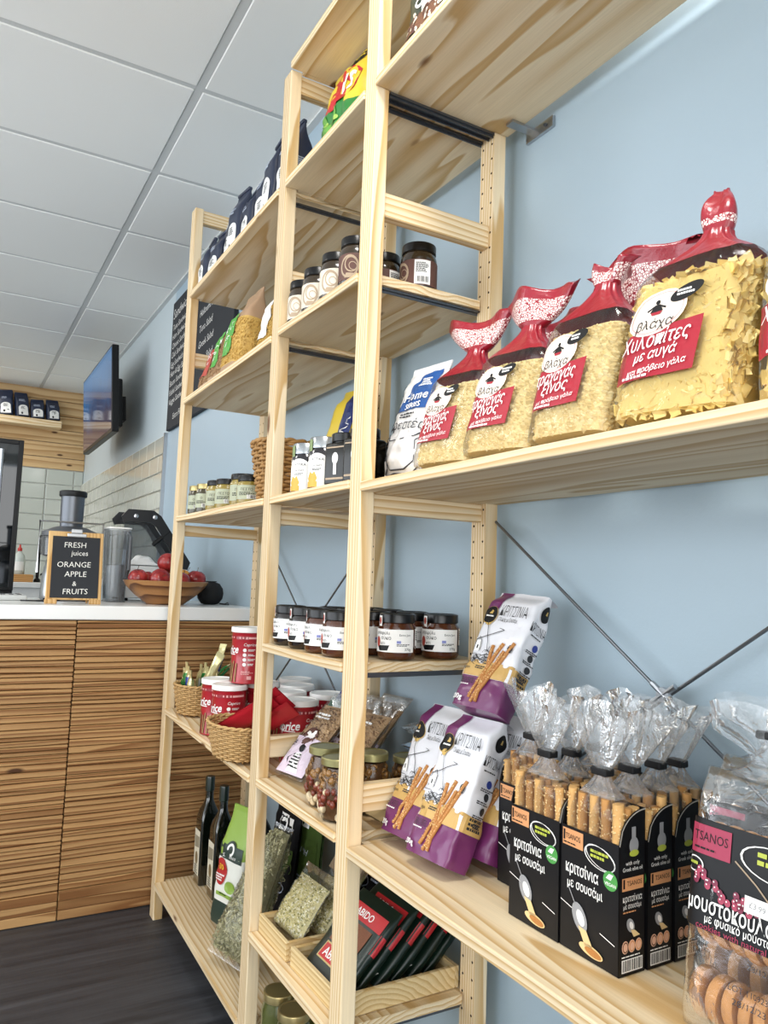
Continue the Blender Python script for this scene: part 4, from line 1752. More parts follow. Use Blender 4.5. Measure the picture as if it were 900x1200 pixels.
for i, (x, y, lb) in enumerate(((-.262, 1.390, 'dark square jar with a pale oval label, right of the honey jars'),
                                (-.258, 1.315, 'dark square jar half hidden behind the front post, right of the other'),
                                (-.176, 1.430, 'dark square jar in the second row behind the honey jars'),
                                (-.176, 1.292, 'black square jar seen right of the front post, left of the white bag'))):
    t = thing('square_jar', lb, 'jar', (x, y, Zh), (0, 0, R(-68)), 'dark square jars on the third level')
    m = MB()
    m.bevbox(-.031, .031, -.031, .031, 0, .088, DKG, .006, 3)
    m.lathe([(.026, .086), (.026, .094)], 20, DKG)
    m.build('glass_jar', t, 50)
    m = MB()
    m.lathe([(.029, .090), (.030, .091), (.030, .106), (.028, .108), (.008, .108)], 24, LIDB2)
    m.build('lid', t, 40)
    P = Print(lambda u, v, o: (u, -.031 - o, v))
    P.disc(0, .055, .008, .012, WHITE, 1)
    P.rect(-.004, .022, .004, .045, WHITE, 1)
    P.rect(-.024, .012, .024, .016, SWB, 1)
    P.rect(-.024, .076, .024, .079, SWB, 1)
    P.build('label', t)
DKBL = pr('pasta_blue', '1f2f66', .35)
t = thing('pasta_bag', 'yellow bag with a dark blue band leaning by the wall behind the honey jars', 'food bag', (-.165, 1.672, Zh + .006), (R(-17), R(3), FACE + R(12)))
g = Gusset(.115, .06, .275, t0=.8, n=4, wr=.006, seed=31, top=.3)
g.mesh(YEL, nu=32, nv=18).build('bag', t, 70)
lift(t, .06)
P = Print(g.front, .002)
P.poly([(.0, .03), (.045, .03), (.045, .255), (.0, .255)], DKBL, n=8)
P.text('ΟΛΑ', .022, .15, .036, WHITE, 2, rot=90, bold=.02)
P.build('printed_band', t)

# fourth level: jam jars
Zm = mz(.910)
JAMD = pr('dark_jam', '170d0b', .12, coat=.8)
JAMA = pr('amber_jam', '4a2310', .12, coat=.8)


def jam_jar(label, loc, rot, fill):
    r, h = .0375, .088
    t = jar(label, 'jar', loc, r, h, LIDB2, fill, 'jam jars with white paper labels', .015, rot)
    P = Print(cyl(r))
    lo, hi = h * .17, h * .66
    P.rect(-.048, lo, .044, hi, WHITE, n=18)
    P.text('σταφύλι', -.022, hi - .007, .0085, BLACK, 2)
    P.text('σύκο', -.014, hi - .016, .010, BLACK, 2)
    P.text('και', -.020, hi - .026, .008, BLACK, 2)
    P.poly([(-.036, lo + .012), (-.006, lo + .013), (-.010, lo + .003), (-.030, lo + .002)], BLACK, 2, 3)
    P.disc(-.034, hi - .024, .006, .010, REDL, 2)
    P.text('Extra Jam', .024, hi - .010, .0060, BLACK, 2)
    P.rect(.008, hi - .026, .016, hi - .021, pr('label_blue', '7f86c2', .5), 2, n=2)
    P.small(.008, hi - .028, .026, .0014, 2, BLACK, 2, seed=2)
    P.text('370g', .030, lo + .006, .007, BLACK, 2)
    P.build('label', t)
    P = Print(cyl(r))
    P.rect(.050, lo + .012, .070, hi + .002, WHITE, n=5)
    P.small(.052, hi - .004, .016, .0022, 5, BLACK, 2, seed=7)
    P.build('barcode_strip', t)
    P = Print(cyl(r * .93))
    P.rect(-.038, h * .70, -.026, h * .95, WHITE, n=4)
    P.disc(-.032, h * .84, .004, .007, REDL, 2)
    P.build('lid_seal', t)
    return t


jr = random.Random(8)
spots = [(-.266, 1.627, 'furthest left in the front row'), (-.266, 1.540, 'second from the left in the front row'),
         (-.268, 1.448, 'third from the left in the front row'), (-.268, 1.366, 'just left of the front post'),
         (-.178, 1.302, 'left of the two seen whole through the end frame'), (-.076, 1.302, 'right of the two seen whole through the end frame'),
         (-.182, 1.395, 'second row, behind the left one of the whole pair'), (-.088, 1.392, 'second row, behind the right one of the whole pair'),
         (-.182, 1.485, 'third row from the end frame, middle column'), (-.095, 1.482, 'third row from the end frame, nearest the wall'),
         (-.182, 1.575, 'last row, middle column'), (-.095, 1.572, 'last row, nearest the wall')]
for i, (x, y, w_) in enumerate(spots):
    jam_jar('white labelled jam jar, %s' % w_, (x, y, Zm), R(-52 + jr.uniform(-7, 7)) if i < 4 else R(-38 + jr.uniform(-6, 6)), JAMD if i < 2 else JAMA)

# fifth level: nut packs, olive jars, grain bags
Zn = mz(.609)
LILAC = pr('lilac_card', 'd9c8d6', .5)
NUT = pr('nuts_beige', 'c8a57c', .6, vary=.3, bscale=250)
NUT2 = pr('nuts_brown', '8d6a48', .6, vary=.3, bscale=250)


def nut_pack(label, loc, rot, seed):
    t = thing('nut_pack', label, 'food bag', loc, rot, 'nut packs with lilac cards')
    g = Pouch(.105, .235, .032, seal=.07, low=.1, wr=.004, seed=seed)
    g.mesh(FILM, nu=14, nv=20).build('clear_bag', t, 180)
    gi = Pouch(.098, .185, .024, seal=.05, wr=.005, seed=seed)
    m = gi.mesh(NUT, nu=14, nv=18)

    def Pn(rg):
        return gi.front(rg.uniform(-.045, .045), rg.uniform(.07, .178), .0005)
    crumbs(m, lumps(Pn, 260, .0042, seed), NUT)
    crumbs(m, lumps(Pn, 90, .004, seed + 1), NUT2)
    m.xform(Matrix.Translation((0, 0, .01)))
    m.build('nuts', t, kind='stuff')
    P = Print(g.front, .0012)
    P.rect(-.050, .006, .050, .095, LILAC, n=8)
    P.disc(0, .098, .024, .024, SWD, 2)
    P.text('NUTS', -.030, .098, .011, BLACK, 2)
    P.rect(-.012, .094, .016, .114, WHITE, 3, n=2)
    # striped-shirt figure
    P.disc(.006, .066, .008, .010, BLACK, 2)
    P.poly([(-.018, .010), (.024, .010), (.016, .054), (-.004, .054)], WHITE, 2, 4)
    for k in range(6):
        P.rect(-.016 + .002 * k, .013 + .007 * k, .022 - .0012 * k, .0165 + .007 * k, BLACK, 3, 3)
    P.line([(-.016, .02), (-.026, .036), (-.006, .050)], .004, BLACK, 3)
    P.small(-.046, .080, .024, .003, 3, BLACK, 2, seed=seed)
    P.small(-.030, .16, .06, .005, 2, WHITE, 2, seed=seed)
    P.build('card_label', t)
    lift(t, .03)
    return t


nut_pack('nut pack with a lilac card, front one leaning beside the middle post', (-.262, 1.614, Zn), (R(-45), 0, FACE + R(12)), 41)
nut_pack('nut pack leaning behind the leaf tagged jar, right of the front pack', (-.218, 1.506, Zn), (R(-45), 0, FACE + R(12)), 42)
nut_pack('nut pack in the second rank, directly behind the front pack', (-.206, 1.606, Zn), (R(-45), 0, FACE + R(12)), 43)
nut_pack('nut pack in the last rank against the wall', (-.150, 1.572, Zn), (R(-45), 0, FACE + R(12)), 44)

OLID = pr('olive_lid', '9c9668', .35, .65)
OLIVE = pr('olive_brown', '8a6230', .3, coat=.3)
OLIVE2 = pr('olive_red', '7a3420', .3, coat=.3)
ALMOND = pr('almond_cream', 'd9c4a0', .45)
BRINE = pr('brine', '5a3a1c', .3)


def olive_jar(label, loc, r, h, seed):
    t = thing('olive_jar', label, 'jar', loc, (0, 0, seed), 'round jars of olives and nuts with gold lids')
    prof = [(.55, 0), (.74, .01), (.95, .18), (1, .36), (.97, .55), (.82, .72), (.74, .80), (.74, .84)]
    m = MB()
    m.lathe([(r * a, h * z) for a, z in prof], 26, JARGLASS)
    m.build('glass_jar', t, 60)
    m = MB()
    m.lathe([(r * a * .86, h * z + .002) for a, z in prof[:-1]], 20, BRINE)
    m.build('brine_core', t, 60)
    m = MB()
    rg = random.Random(seed)

    def at(z, k):
        for (a, q), (b, q2) in zip(prof[:-1], prof[1:]):
            if q <= z <= q2:
                return r * (a + (b - a) * (z - q) / max(q2 - q, 1e-6)) * k
        return r * .7
    for i in range(110):
        z = rg.uniform(.05, .76)
        a = rg.uniform(0, 2 * PI)
        q = at(z, .88)
        mat = OLIVE if z > .5 else (ALMOND if z < .22 or rg.random() < .2 else OLIVE2)
        if z > .5 and rg.random() < .5:
            n0 = len(m.v)
            m.tube([(.0062 * math.cos(k * PI / 4), 0, .0062 * math.sin(k * PI / 4)) for k in range(8)], .0028, 5, mat, closed=True)
            m.xform(Matrix.Translation((q * math.sin(a), -q * math.cos(a), h * z)) @ Matrix.Rotation(a, 4, 'Z'), n0)
        else:
            m.sphere((q * math.sin(a), -q * math.cos(a), h * z), rg.uniform(.005, .0075), mat, 7, 5, (1, 1, 1.2))
    m.build('olives', t, 180, kind='stuff')
    m = MB()
    m.lathe([(r * .80, h * .86), (r * .86, h * .865), (r * .86, h * .965), (r * .82, h * .98), (r * .76, h * .965), (r * .3, h * .975)], 28, OLID)
    m.build('lid', t, 40)
    return t


ja = olive_jar('jar of olives and nuts with gold lid and leaf shaped tags', (-.258, 1.432, Zn), .040, .118, 3)
TAG = pr('leaf_tag', 'b8ac8c', .7)
for k, (rz, ry) in enumerate(((-55, 66), (-25, 38))):
    m = MB()
    for y_ in (-.0006, .0006):
        m.grid(lambda u, v: ((.020 * math.sin(PI * v) ** .8) * (2 * u - 1), y_, .070 * v), 6, 10, TAG)
    o = m.build('leaf_tag', ja, 180)
    o.location = (-.034 - .004 * k, -.018, .092)
    o.rotation_euler = (R(16), R(-180 + ry + 6), R(rz * .6))
olive_jar('jar of olives and nuts nearest the front post', (-.275, 1.338, Zn), .040, .118, 5)
olive_jar('gold lidded olive jar standing behind the end rung, left of its neighbour', (-.196, 1.352, Zn), .038, .118, 7)
olive_jar('gold lidded olive jar standing behind the end rung, right of its neighbour', (-.116, 1.346, Zn + .001), .036, .105, 9)
GRB = pr('grain_bag_blue', '7d93a6', .4)
GRC = pr('grain_contents', 'a1825a', .6, vary=.3, bscale=300)
for i in range(4):
    t = thing('grain_bag', '%s flat bag of grain in the pile by the wall' % ('topmost', 'second from top', 'third from top', 'bottommost')[i], 'food bag',
              (-.02, 1.545 + .012 * (i % 2), .785 - .034 * i), (R(90), R(0), R(-90 + 5 * (i % 2))), 'flat bags of grain in a pile')
    t.location = (-.030 - .004 * (i % 2), 1.452 - .006 * (i % 3), .766 - .036 * i)
    g = Pouch(.085, .115, .030, seal=.06, wr=.003, seed=80 + i)
    g.mesh(FILM if i != 2 else GRB, nu=14, nv=14, matfn=lambda u, v, i=i: GRC if (v > .45 or i % 2) and .1 < u < .9 else (GRB if i else FILMW)).build('bag', t, 180)
    P = Print(g.front, .001)
    P.rect(-.04, .10, -.01, .14, SRED if i == 0 else DKBL, 1)
    P.rect(.0, .10, .03, .14, WHITE, 1)
    P.build('label', t)
    t.rotation_euler = (R(-90), R(0), R(180 + 4 * (i % 2)))
t = thing('paper_parcel', 'beige paper bag lying under the end rung behind the left breadstick pack', 'bag', (-.075, 1.32, Zn), (R(-89), 0, R(-90)))
g = Pouch(.062, .17, .026, seal=.06, wr=.006, seed=90)
t.location = (-.235, 1.272, Zn + .016)
g.mesh(pr('beige_paper', 'c9ae7c', .7), nu=14, nv=14).build('bag', t, 180)

# sixth level: trays, chamomile, herb and spice bags
Zt = mz(.279)
TRAYW = wood('tray_wood', 'Y', 'e4cc9c', 'c8a56c', scale=30, knots=False)


def tray(label, loc, rot, lx, ly, h):
    t = thing('wooden_tray', label, 'tray', loc, (0, 0, rot))
    for nm_, q in (('front_board', (-lx / 2, -lx / 2 + .009, -ly / 2, ly / 2)), ('back_board', (lx / 2 - .009, lx / 2, -ly / 2, ly / 2)),
                   ('end_board', (-lx / 2 + .009, lx / 2 - .009, -ly / 2, -ly / 2 + .009)), ('end_board', (-lx / 2 + .009, lx / 2 - .009, ly / 2 - .009, ly / 2))):
        m = MB()
        m.bevbox(*q, 0, h, TRAYW, .001, 1)
        m.build(nm_, t)
    m = MB()
    m.box(-lx / 2 + .009, lx / 2 - .009, -ly / 2 + .009, ly / 2 - .009, .001, .004, TRAYW)
    m.build('bottom_board', t)
    return t


tray('shallow wooden tray holding the chamomile bags', (-.175, 1.588, Zt), 0, .235, .155, .038)
tray('shallow wooden tray holding the dark spice packs, by the end frame', (-.158, 1.384, Zt), R(1), .262, .215, .040)
CHAM = pr('chamomile_pale', 'cfc38c', .8, vary=.25, bscale=200)
CHAM2 = pr('chamomile_white', 'ece5c8', .8)
CHAM3 = pr('chamomile_green', '8f8a50', .9)
CARD = pr('brown_card', '8a755c', .7)


def flower_bag(label, loc, rot, w, h, t_, seed, header):
    t = thing('chamomile_bag', label, 'food bag', loc, rot, 'clear bags of dried chamomile')
    g = Pouch(w, h, t_, seal=.05, low=.3, wr=.004, seed=seed)
    g.mesh(FILM, nu=16, nv=18).build('clear_bag', t, 180)
    gi = Pouch(w * .93, h * .78, t_ * .78, seal=.04, low=.2, wr=.004, seed=seed)
    m = gi.mesh(CHAM, nu=14, nv=16)

    def Pn(rg):
        v = rg.uniform(.02, .98)
        u = rg.uniform(-.47, .47)
        p = gi.pt(u + .5, v, -1 if rg.random() < .8 else 1)
        return p
    crumbs(m, lumps(Pn, 600, .0040, seed), CHAM)
    crumbs(m, lumps(Pn, 420, .0034, seed + 1), CHAM2)
    crumbs(m, lumps(Pn, 260, .0034, seed + 2), CHAM3)
    m.xform(Matrix.Translation((0, 0, .006)))
    m.build('flowers', t, kind='stuff')
    if header:
        m = MB()
        m.bevbox(-w / 2 - .002, w / 2 + .002, -.006, .004, h * .92, h * .92 + .062, CARD, .001, 1)
        m.build('header_card', t)
        P = Print(lambda u, v, o: (u, -.006 - o, v))
        P.small(-.035, h * .92 + .036, .07, .005, 2, PALE, 1, seed=seed)
        P.build('lettering', t)
    lift(t, t_)
    return t


Zb = Zt + .006
flower_bag('clear bag of chamomile, front one in the wooden tray', (-.262, 1.588, Zb + .001), (R(-36), R(0), FACE + R(4)), .136, .146, .034, 51, False)
flower_bag('clear bag of chamomile with a brown header card, right of the front bag', (-.208, 1.574, Zb + .001), (R(-36), R(0), FACE + R(4)), .112, .142, .030, 52, True)
flower_bag('clear bag of chamomile upright behind the front bag, at its left', (-.158, 1.610, Zb + .001), (R(-36), R(0), FACE + R(4)), .105, .155, .026, 53, False)
HBLK = pr('herb_pack_black', '0d0d0f', .6, spec=.12)
HOLV = pr('herb_pack_olive', '3f5224', .65, spec=.12)


def herb_pack(label, loc, rot, mat, seed, w=.15, h=.27):
    t = thing('herb_pack', label, 'food bag', loc, rot, 'black packs of dried herbs')
    g = Pouch(w, h, .035, seal=.06, wr=.006, seed=seed)
    g.mesh(mat, nu=14, nv=18).build('pack', t, 70)
    P = Print(g.front, .001)
    P.rect(-w * .44, h * .50, w * .44, h * .66, HOLV, 1, 6)
    P.text('ΡΙΓΑΝΗ', 0, h * .58, .020, PALE, 2)
    P.rect(-.024, h * .72, .024, h * .75, WHITE, 2, 3)
    P.rect(-.024, h * .86, .024, h * .88, WHITE, 2, 3)
    P.rect(-.018, h * .76, .018, h * .855, WHITE, 2, 3)
    P.rect(-.013, h * .775, .013, h * .84, HBLK, 3, 3)
    P.rect(.030, h * .80, .054, h * .87, WHITE, 2, 2)
    P.small(-w * .3, h * .42, w * .5, .004, 3, PALE, 2, seed=seed)
    P.disc(w * .2, h * .38, .014, .014, PALE, 2, r0=.8)
    P.build('printed_front', t)
    lift(t, .03)
    return t


herb_pack('black herb pack behind the chamomile, nearer the middle post', (-.106, 1.618, Zt + .002), (R(-36), 0, FACE), HBLK, 61, .098, .235)
herb_pack('black herb pack behind the chamomile, nearer the spice packs', (-.106, 1.516, Zt + .042), (R(-36), 0, FACE), HBLK, 62, .094, .20)
herb_pack('olive green herb pack at the back of the far bay, top showing above black packs', (-.062, 1.965, far_z(0, 2.0)), (R(-5), 0, FACE + R(2)), HOLV, 64, .15, .42)
herb_pack('black herb pack on the bottom shelf of the far bay behind the long herb bag', (-.108, 2.02, far_z(0, 2.06)), (R(-6), 0, FACE + R(3)), HBLK, 65, .15, .37)
SPG = pr('spice_pack_green', '0f2119', .3, spec=.5)
SPI = pr('spice_brown', '7a4a30', .6, vary=.35, bscale=300)
for i in range(6):
    x = -.266 + .0375 * i
    h = .178 + .011 * i
    t = thing('spice_pack', ('%s dark green spice pack from the front of the leaning rank in its tray' % shelf_order(i)) if i else 'front dark green spice pack with a red badge, leaning in the tray', 'food bag',
              (x, 1.386 + .004 * (i % 2), Zt + .006), (R(-46), 0, FACE + R(2)), 'dark green spice packs leaning in a tray')
    g = Gusset(.150, .023, h, t0=.84, n=5, wr=.0015, seed=100 + i, top=.25)
    g.mesh(SPG, nu=28, nv=16).build('pack', t, 60)
    P = Print(g.front, .001)
    P.rect(-.050, .062, .050, h - .062, SPI, 1, 6)
    P.rect(-.049, .024, .049, .058, GOLD, 0, 5)
    P.rect(-.046, .027, .046, .055, SRED, 1, 5)
    P.text('ABIDO', 0, .041, .024, WHITE, 2, bold=.015)
    P.rect(-.045, h - .056, .068, h - .026, SRED, 1, 5)
    P.text('ABIDO', 0, h - .041, .020, WHITE, 2, bold=.015)
    P.text('Y', .058, .014, .022, WHITE, 2)
    P.build('printed_front', t)
    P = Print(g.side, .001)
    P.rect(-.009, h * .48, .009, h * .70, SRED, 1, 3)
    P.build('printed_side', t)
    t.location.z += .0012 + .0115 * math.sin(R(46))
for i, (x, y) in enumerate(((-.060, 1.335), (-.022, 1.352))):
    t = thing('header_bag', ('dark bag with a white edged brown card, behind the spice packs, %s' % ('nearer the end frame', 'nearer the wall')[i]), 'food bag', (x, y, Zt + .165), (R(-20), 0, FACE + R(2)), 'bags with folded cards behind the spice packs')
    g = Pouch(.085, .125, .016, seal=.06, wr=.002, seed=120 + i)
    g.mesh(HBLK, nu=12, nv=12).build('pack', t, 70)
    m = MB()
    m.bevbox(-.044, .044, -.005, .005, .112, .140, CARD if i else WHITE, .001, 1)
    m.build('header_card', t)

# lowest level: pickle jars
PICK = pr('pickle_green', '4f5426', .2, coat=.6, vary=.3, bscale=90)
for i, (x, y, lb) in enumerate(((-.252, 1.628, 'tall pickle jar on the lowest shelf, left of its pair'), (-.252, 1.545, 'tall pickle jar on the lowest shelf, right of its pair'),
                                (-.165, 1.60, 'tall pickle jar behind the front pair on the lowest shelf'))):
    r, h = .037, .145
    t = jar(lb, 'jar', (x, y, mz(.020)), r, h, GOLD, PICK, 'pickle jars on the lowest shelf', .015, R(-30))
    P = Print(cyl(r))
    P.rect(-.035, .03, .035, .075, pr('label_teal', '2c6a56', .5), 1, 10)
    P.text('PINK', 0, .06, .016, WHITE, 2)
    P.small(-.02, .045, .04, .003, 2, WHITE, 2)
    P.build('label', t)

# ------------------------------------------------------------------ near bay, middle shelf: pasta bags
Zp = 1.239 + TH + .001
CRUMB = pr('trahana_crumb', 'e4ca8c', .75, vary=.12, bscale=300)
CRUMB2 = pr('trahana_crumb_pale', 'f3dfa8', .75, vary=.1, bscale=300)
RIB = pr('egg_pasta', 'e8c874', .5, vary=.10, bscale=150)
RIB2 = pr('egg_pasta_pale', 'f4dc94', .5)
FILMB = film('bag_film', white=.015, bump=.35, bscale=28, gloss=.55)
BRED = pr('bag_red', '8e1226', .3, coat=.35, bump=.8, bscale=45)
LRED = pr('label_red', '9e182b', .4)
CREAM = pr('label_cream', 'f1e2d4', .45)
PINKL = pr('label_pink', 'e6a5a0', .45)
STRIPE = pr('barcode_strip', 'd9d3cf', .45)


def mosaic():
    m = pr('bag_mosaic', '8e1226', .3, coat=.3)
    nt = m.node_tree
    b = nt.nodes['Principled BSDF']
    tc = nn(nt, 'ShaderNodeTexCoord')
    vo = nn(nt, 'ShaderNodeTexVoronoi', feature='DISTANCE_TO_EDGE')
    vo.inputs['Scale'].default_value = 230
    st = nn(nt, 'ShaderNodeMath', operation='GREATER_THAN')
    st.inputs[1].default_value = .10
    mx = nn(nt, 'ShaderNodeMixRGB')
    mx.inputs[1].default_value = lin('8e1226')
    mx.inputs[2].default_value = lin('f0dcd6')
    nt.links.new(tc.outputs['Object'], vo.inputs['Vector'])
    nt.links.new(vo.outputs[0], st.inputs[0])
    nt.links.new(st.outputs[0], mx.inputs[0])
    nt.links.new(mx.outputs[0], b.inputs['Base Color'])
    return m


MOSAIC = mosaic()


class Neck(Gusset):
    """block-bottom bag gathered into a neck"""
    def __init__(s, w, d, h, t0, neck, n=5, seed=0, wr=.003):
        super().__init__(w, d, h, t0=2, n=n, wr=wr, seed=seed)
        s.k0, s.neck = t0, neck

    def q(s, v):
        return sstep(s.k0, 1.0, v) ** .85

    def a(s, v):
        a0 = s.w / 2 * (.96 + .04 * sstep(0, .08, v)) * (1 - .05 * v)
        return a0 + (s.neck - a0) * s.q(v)

    def b(s, v):
        b0 = s.d / 2 * (.94 + .06 * sstep(0, .1, v))
        return b0 + (s.neck * .8 - b0) * s.q(v)

    def front(s, x, z, off=0):
        v = max(0, min(1, z / s.h))
        u = min(1, abs(x / s.a(v)))
        y = -s.b(v) * max(0, 1 - u ** s.n) ** (1 / s.n)
        k = 1 + 8 * s.wn(x, y, z)
        return (x * k, y * k - off, z)

    def side(s, y, z, off=0):
        v = max(0, min(1, z / s.h))
        yy = y * s.b(v) / (s.d / 2)
        u = min(1, abs(y / (s.d / 2)))
        x = s.a(v) * max(0, 1 - u ** s.n) ** (1 / s.n)
        k = 1 + 8 * s.wn(x, yy, z)
        return (x * k + off, yy * k, z)

    def ring(s, v, nu=44, k=0.0, pleat=.0):
        out = []
        e = 2 / (s.n + (2.2 - s.n) * s.q(v))
        for i in range(nu):
            an = 2 * PI * i / nu
            f = 1 + pleat * math.cos(11 * an + s.sd)
            x, y = (s.a(v) + k) * sgnp(math.cos(an), e) * f, (s.b(v) + k) * sgnp(math.sin(an), e) * f
            w_ = s.wn(x, y, v * s.h)
            out.append((x * (1 + w_ * 8), y * (1 + w_ * 8), v * s.h))
        return out

    def shell(s, m, v0, v1, nv, mat, k=0.0, pleat=.10, nu=44, bottom=False, matfn=None):
        rings = [s.ring(v0 + (v1 - v0) * j / nv, nu, k, pleat * s.q(v0 + (v1 - v0) * j / nv)) for j in range(nv + 1)]
        m.grid(lambda u, v: rings[round(v * nv)][round(u * nu) % nu], nu, nv, mat, wrap=True, matfn=matfn)
        if bottom:
            o = len(m.v)
            m.v += rings[0]
            m.f.append([o + i for i in range(nu)][::-1])
            m.m.append(m.mi(mat))


def pasta_bag(label, loc, rot, w, d, h, seed, kind, fan_w=.055, fan_h=.06, fan_tilt=(0, 0), split=.74, fill=.66, words=None, name='pasta_bag', twist=False, detail=1.0):
    t = thing(name, label, 'pasta bag', loc, rot, 'red topped clear bags of pasta')
    lift(t, d)
    g = Neck(w, d, h, fill + .02, .017, seed=seed)
    g.sd = seed
    m = MB()
    g.shell(m, 0, split, 20, FILMB, k=.0006, bottom=True)
    m.build('clear_bag', t, 180)
    m = MB()
    g.shell(m, split, 1.0, 10, BRED, k=.0008)
    m.build('red_top', t, 180)
    # fan of gathered film above the tie
    m = MB()
    nu = 48
    rg = random.Random(seed)
    ph = rg.uniform(0, 6)

    def fan(u, v):
        an = 2 * PI * u
        k = v ** .8
        if twist:
            rx = .015 + .009 * math.sin(PI * min(1, v * 1.1)) ** .8 - .006 * v
            ry = rx * .75
        else:
            rx = .017 + (fan_w - .017) * k
            ry = .012 + .004 * k
        rip = math.sin(7 * an + ph) * .10 * k + math.sin(13 * an + ph * 2) * .05 * k
        x = rx * math.cos(an) * (1 + .3 * rip)
        y = ry * math.sin(an) + (.011 * math.sin(3.1 * PI * x / fan_w * .5 + ph) + .012 * rip * math.cos(an * 2)) * k
        kz = .25 if twist else 1
        z = v * fan_h * (1 + kz * (.10 * math.sin(2 * an + ph) * k + .06 * math.sin(5 * an + ph) * k))
        return (x + fan_tilt[0] * v * v, y + fan_tilt[1] * v * v, g.h - .001 + z)
    m.grid(fan, nu, 14, BRED, wrap=True, matfn=(lambda u, v: MOSAIC if (.12 < v < (.72 if not twist else .30)) else BRED))
    o0 = len(m.v) - nu
    m.f.append([o0 + i for i in range(nu)])
    m.m.append(m.mi(BRED))
    m.build('gathered_top', t, 180)
    # contents
    gi = Neck(w - .012, d - .012, h, fill + .10, .017, seed=seed + .3)
    core = MB()
    base = CRUMB if kind == 'crumb' else RIB
    nv = 14
    gi.k0 = fill * .97
    rings = [gi.ring(max(.012, fill * j / nv), 40) for j in range(nv + 1)]
    top = fill * h
    core.grid(lambda u, v: rings[round(v * nv)][round(u * 40) % 40], 40, nv, base, wrap=True)
    core.grid(lambda u, v: (rings[nv][round(u * 40) % 40][0] * (1 - v), rings[nv][round(u * 40) % 40][1] * (1 - v), top + .012 * math.sin(PI / 2 * v)), 40, 5, base, wrap=True)
    o = len(core.v)
    core.v += rings[0]
    core.f.append([o + i for i in range(40)][::-1])
    core.m.append(core.mi(base))
    core.build('contents_core', t, 180)
    m = MB()

    def surf(rg):
        r_ = rg.random()
        if r_ < .56:
            return Vector(gi.front(rg.uniform(-.48, .48) * gi.w, rg.uniform(.02, fill * .99) * h, .0)), Vector((0, -1, 0))
        if r_ < .86:
            return Vector(gi.side(rg.uniform(-.48, .48) * gi.d, rg.uniform(.02, fill * .99) * h, .0)), Vector((1, 0, 0))
        a_, q_ = rg.uniform(0, 2 * PI), math.sqrt(rg.random())
        return Vector((gi.a(fill) * .9 * q_ * math.cos(a_), gi.b(fill) * .9 * q_ * math.sin(a_), top + .012 * (1 - q_))), Vector((0, 0, 1))
    if kind == 'crumb':
        for i in range(int(1500 * detail)):
            p, nrm = surf(rg)
            crumbs(m, [(tuple(p - nrm * .0012), rg.uniform(.0030, .0058))], CRUMB if i % 3 else CRUMB2, rg)
        m.build('trahana_crumbs', t, 40, kind='stuff')
    else:
        for i in range(int(520 * detail)):
            p, nrm = surf(rg)
            p = p - nrm * rg.uniform(.002, .006)
            a1 = Vector((rg.gauss(0, 1), rg.gauss(0, 1), rg.gauss(0, 1)))
            t1 = (a1 - nrm * a1.dot(nrm)).normalized()
            t2 = nrm.cross(t1)
            L_, W_, ph_ = rg.uniform(.018, .026), rg.uniform(.0055, .0080), rg.uniform(0, 6)
            if nrm.z > .5:
                p = p + nrm * rg.uniform(0, .010)
            o = len(m.v)
            n_ = 5
            for k in range(n_ + 1):
                f = k / n_ - .5
                c = p + t1 * (L_ * f) + nrm * (.0028 * math.sin(2.2 * PI * f * 1.6 + ph_))
                tw = nrm * (.28 * math.sin(5 * f + ph_))
                s2 = (t2 + tw).normalized()
                e = (t1.cross(s2)).normalized() * .0006
                for q in (c - s2 * W_ + e, c + s2 * W_ + e, c + s2 * W_ - e, c - s2 * W_ - e):
                    m.v.append(tuple(q))
            kk = m.mi(RIB if i % 3 else RIB2)
            for k in range(n_):
                for q in range(4):
                    a_, b_ = o + 4 * k + q, o + 4 * k + (q + 1) % 4
                    m.f.append([a_, b_, b_ + 4, a_ + 4])
                    m.m.append(kk)
        m.build('pasta_ribbons', t, 50, kind='stuff')
    # label
    if words:
        P = Print(g.front, .0018)
        x0, x1 = -w * .47, w * .16
        lo, hi = h * .17, h * .42
        bw = w / .148
        P.poly([(x0, lo), (x1, lo + h * .01), (x1 + .004, hi + h * .03), (x0, hi)], LRED, 1, 8)
        bx_, bz = -w * .19, h * .515
        P.disc(bx_, bz, w * .235, h * .115, CREAM, 2, rot=12)
        P.disc(bx_, bz, w * .215, h * .103, PINKL, 3, rot=12, r0=.95)
        P.disc(bx_ + w * .22, bz + h * .075, w * .125, h * .038, BLACK, 4, rot=16)
        P.small(bx_ + w * .15, bz + h * .085, w * .14, .0026, 2, WHITE, 5, seed=seed)
        # little figure in a wide skirt
        P.disc(bx_, bz + h * .055, w * .018, h * .013, BLACK, 4)
        P.poly([(bx_ - w * .055, bz + h * .004), (bx_ + w * .055, bz + h * .004), (bx_ + w * .02, bz + h * .042), (bx_ - w * .02, bz + h * .042)], BLACK, 4, 2)
        P.poly([(bx_ - w * .035, bz - h * .012), (bx_ + w * .035, bz - h * .012), (bx_ + w * .05, bz + h * .004), (bx_ - w * .05, bz + h * .004)], LRED, 4, 2)
        P.line([(bx_ - w * .02, bz + h * .036), (bx_ - w * .075, bz + h * .015)], .0022, BLACK, 4)
        P.line([(bx_ + w * .02, bz + h * .036), (bx_ + w * .075, bz + h * .018)], .0022, BLACK, 4)
        P.text('βλάχα', bx_, bz - h * .058, .017, BLACK, 4, shear=.15, w=w * .30)
        for k, (tx, sz) in enumerate(words):
            P.text(tx, x0 + w * (.31 + .02 * k), hi - h * (.050 + .075 * k), sz * .82, WHITE, 7, bold=.004, shear=.25, rot=4, w=w * (.54, .33, .46)[k] * (1 if kind != 'crumb' or k else .92))
        P.small(x0 + .012, lo + h * .018, w * .3, .003, 1, WHITE, 3, seed=seed)
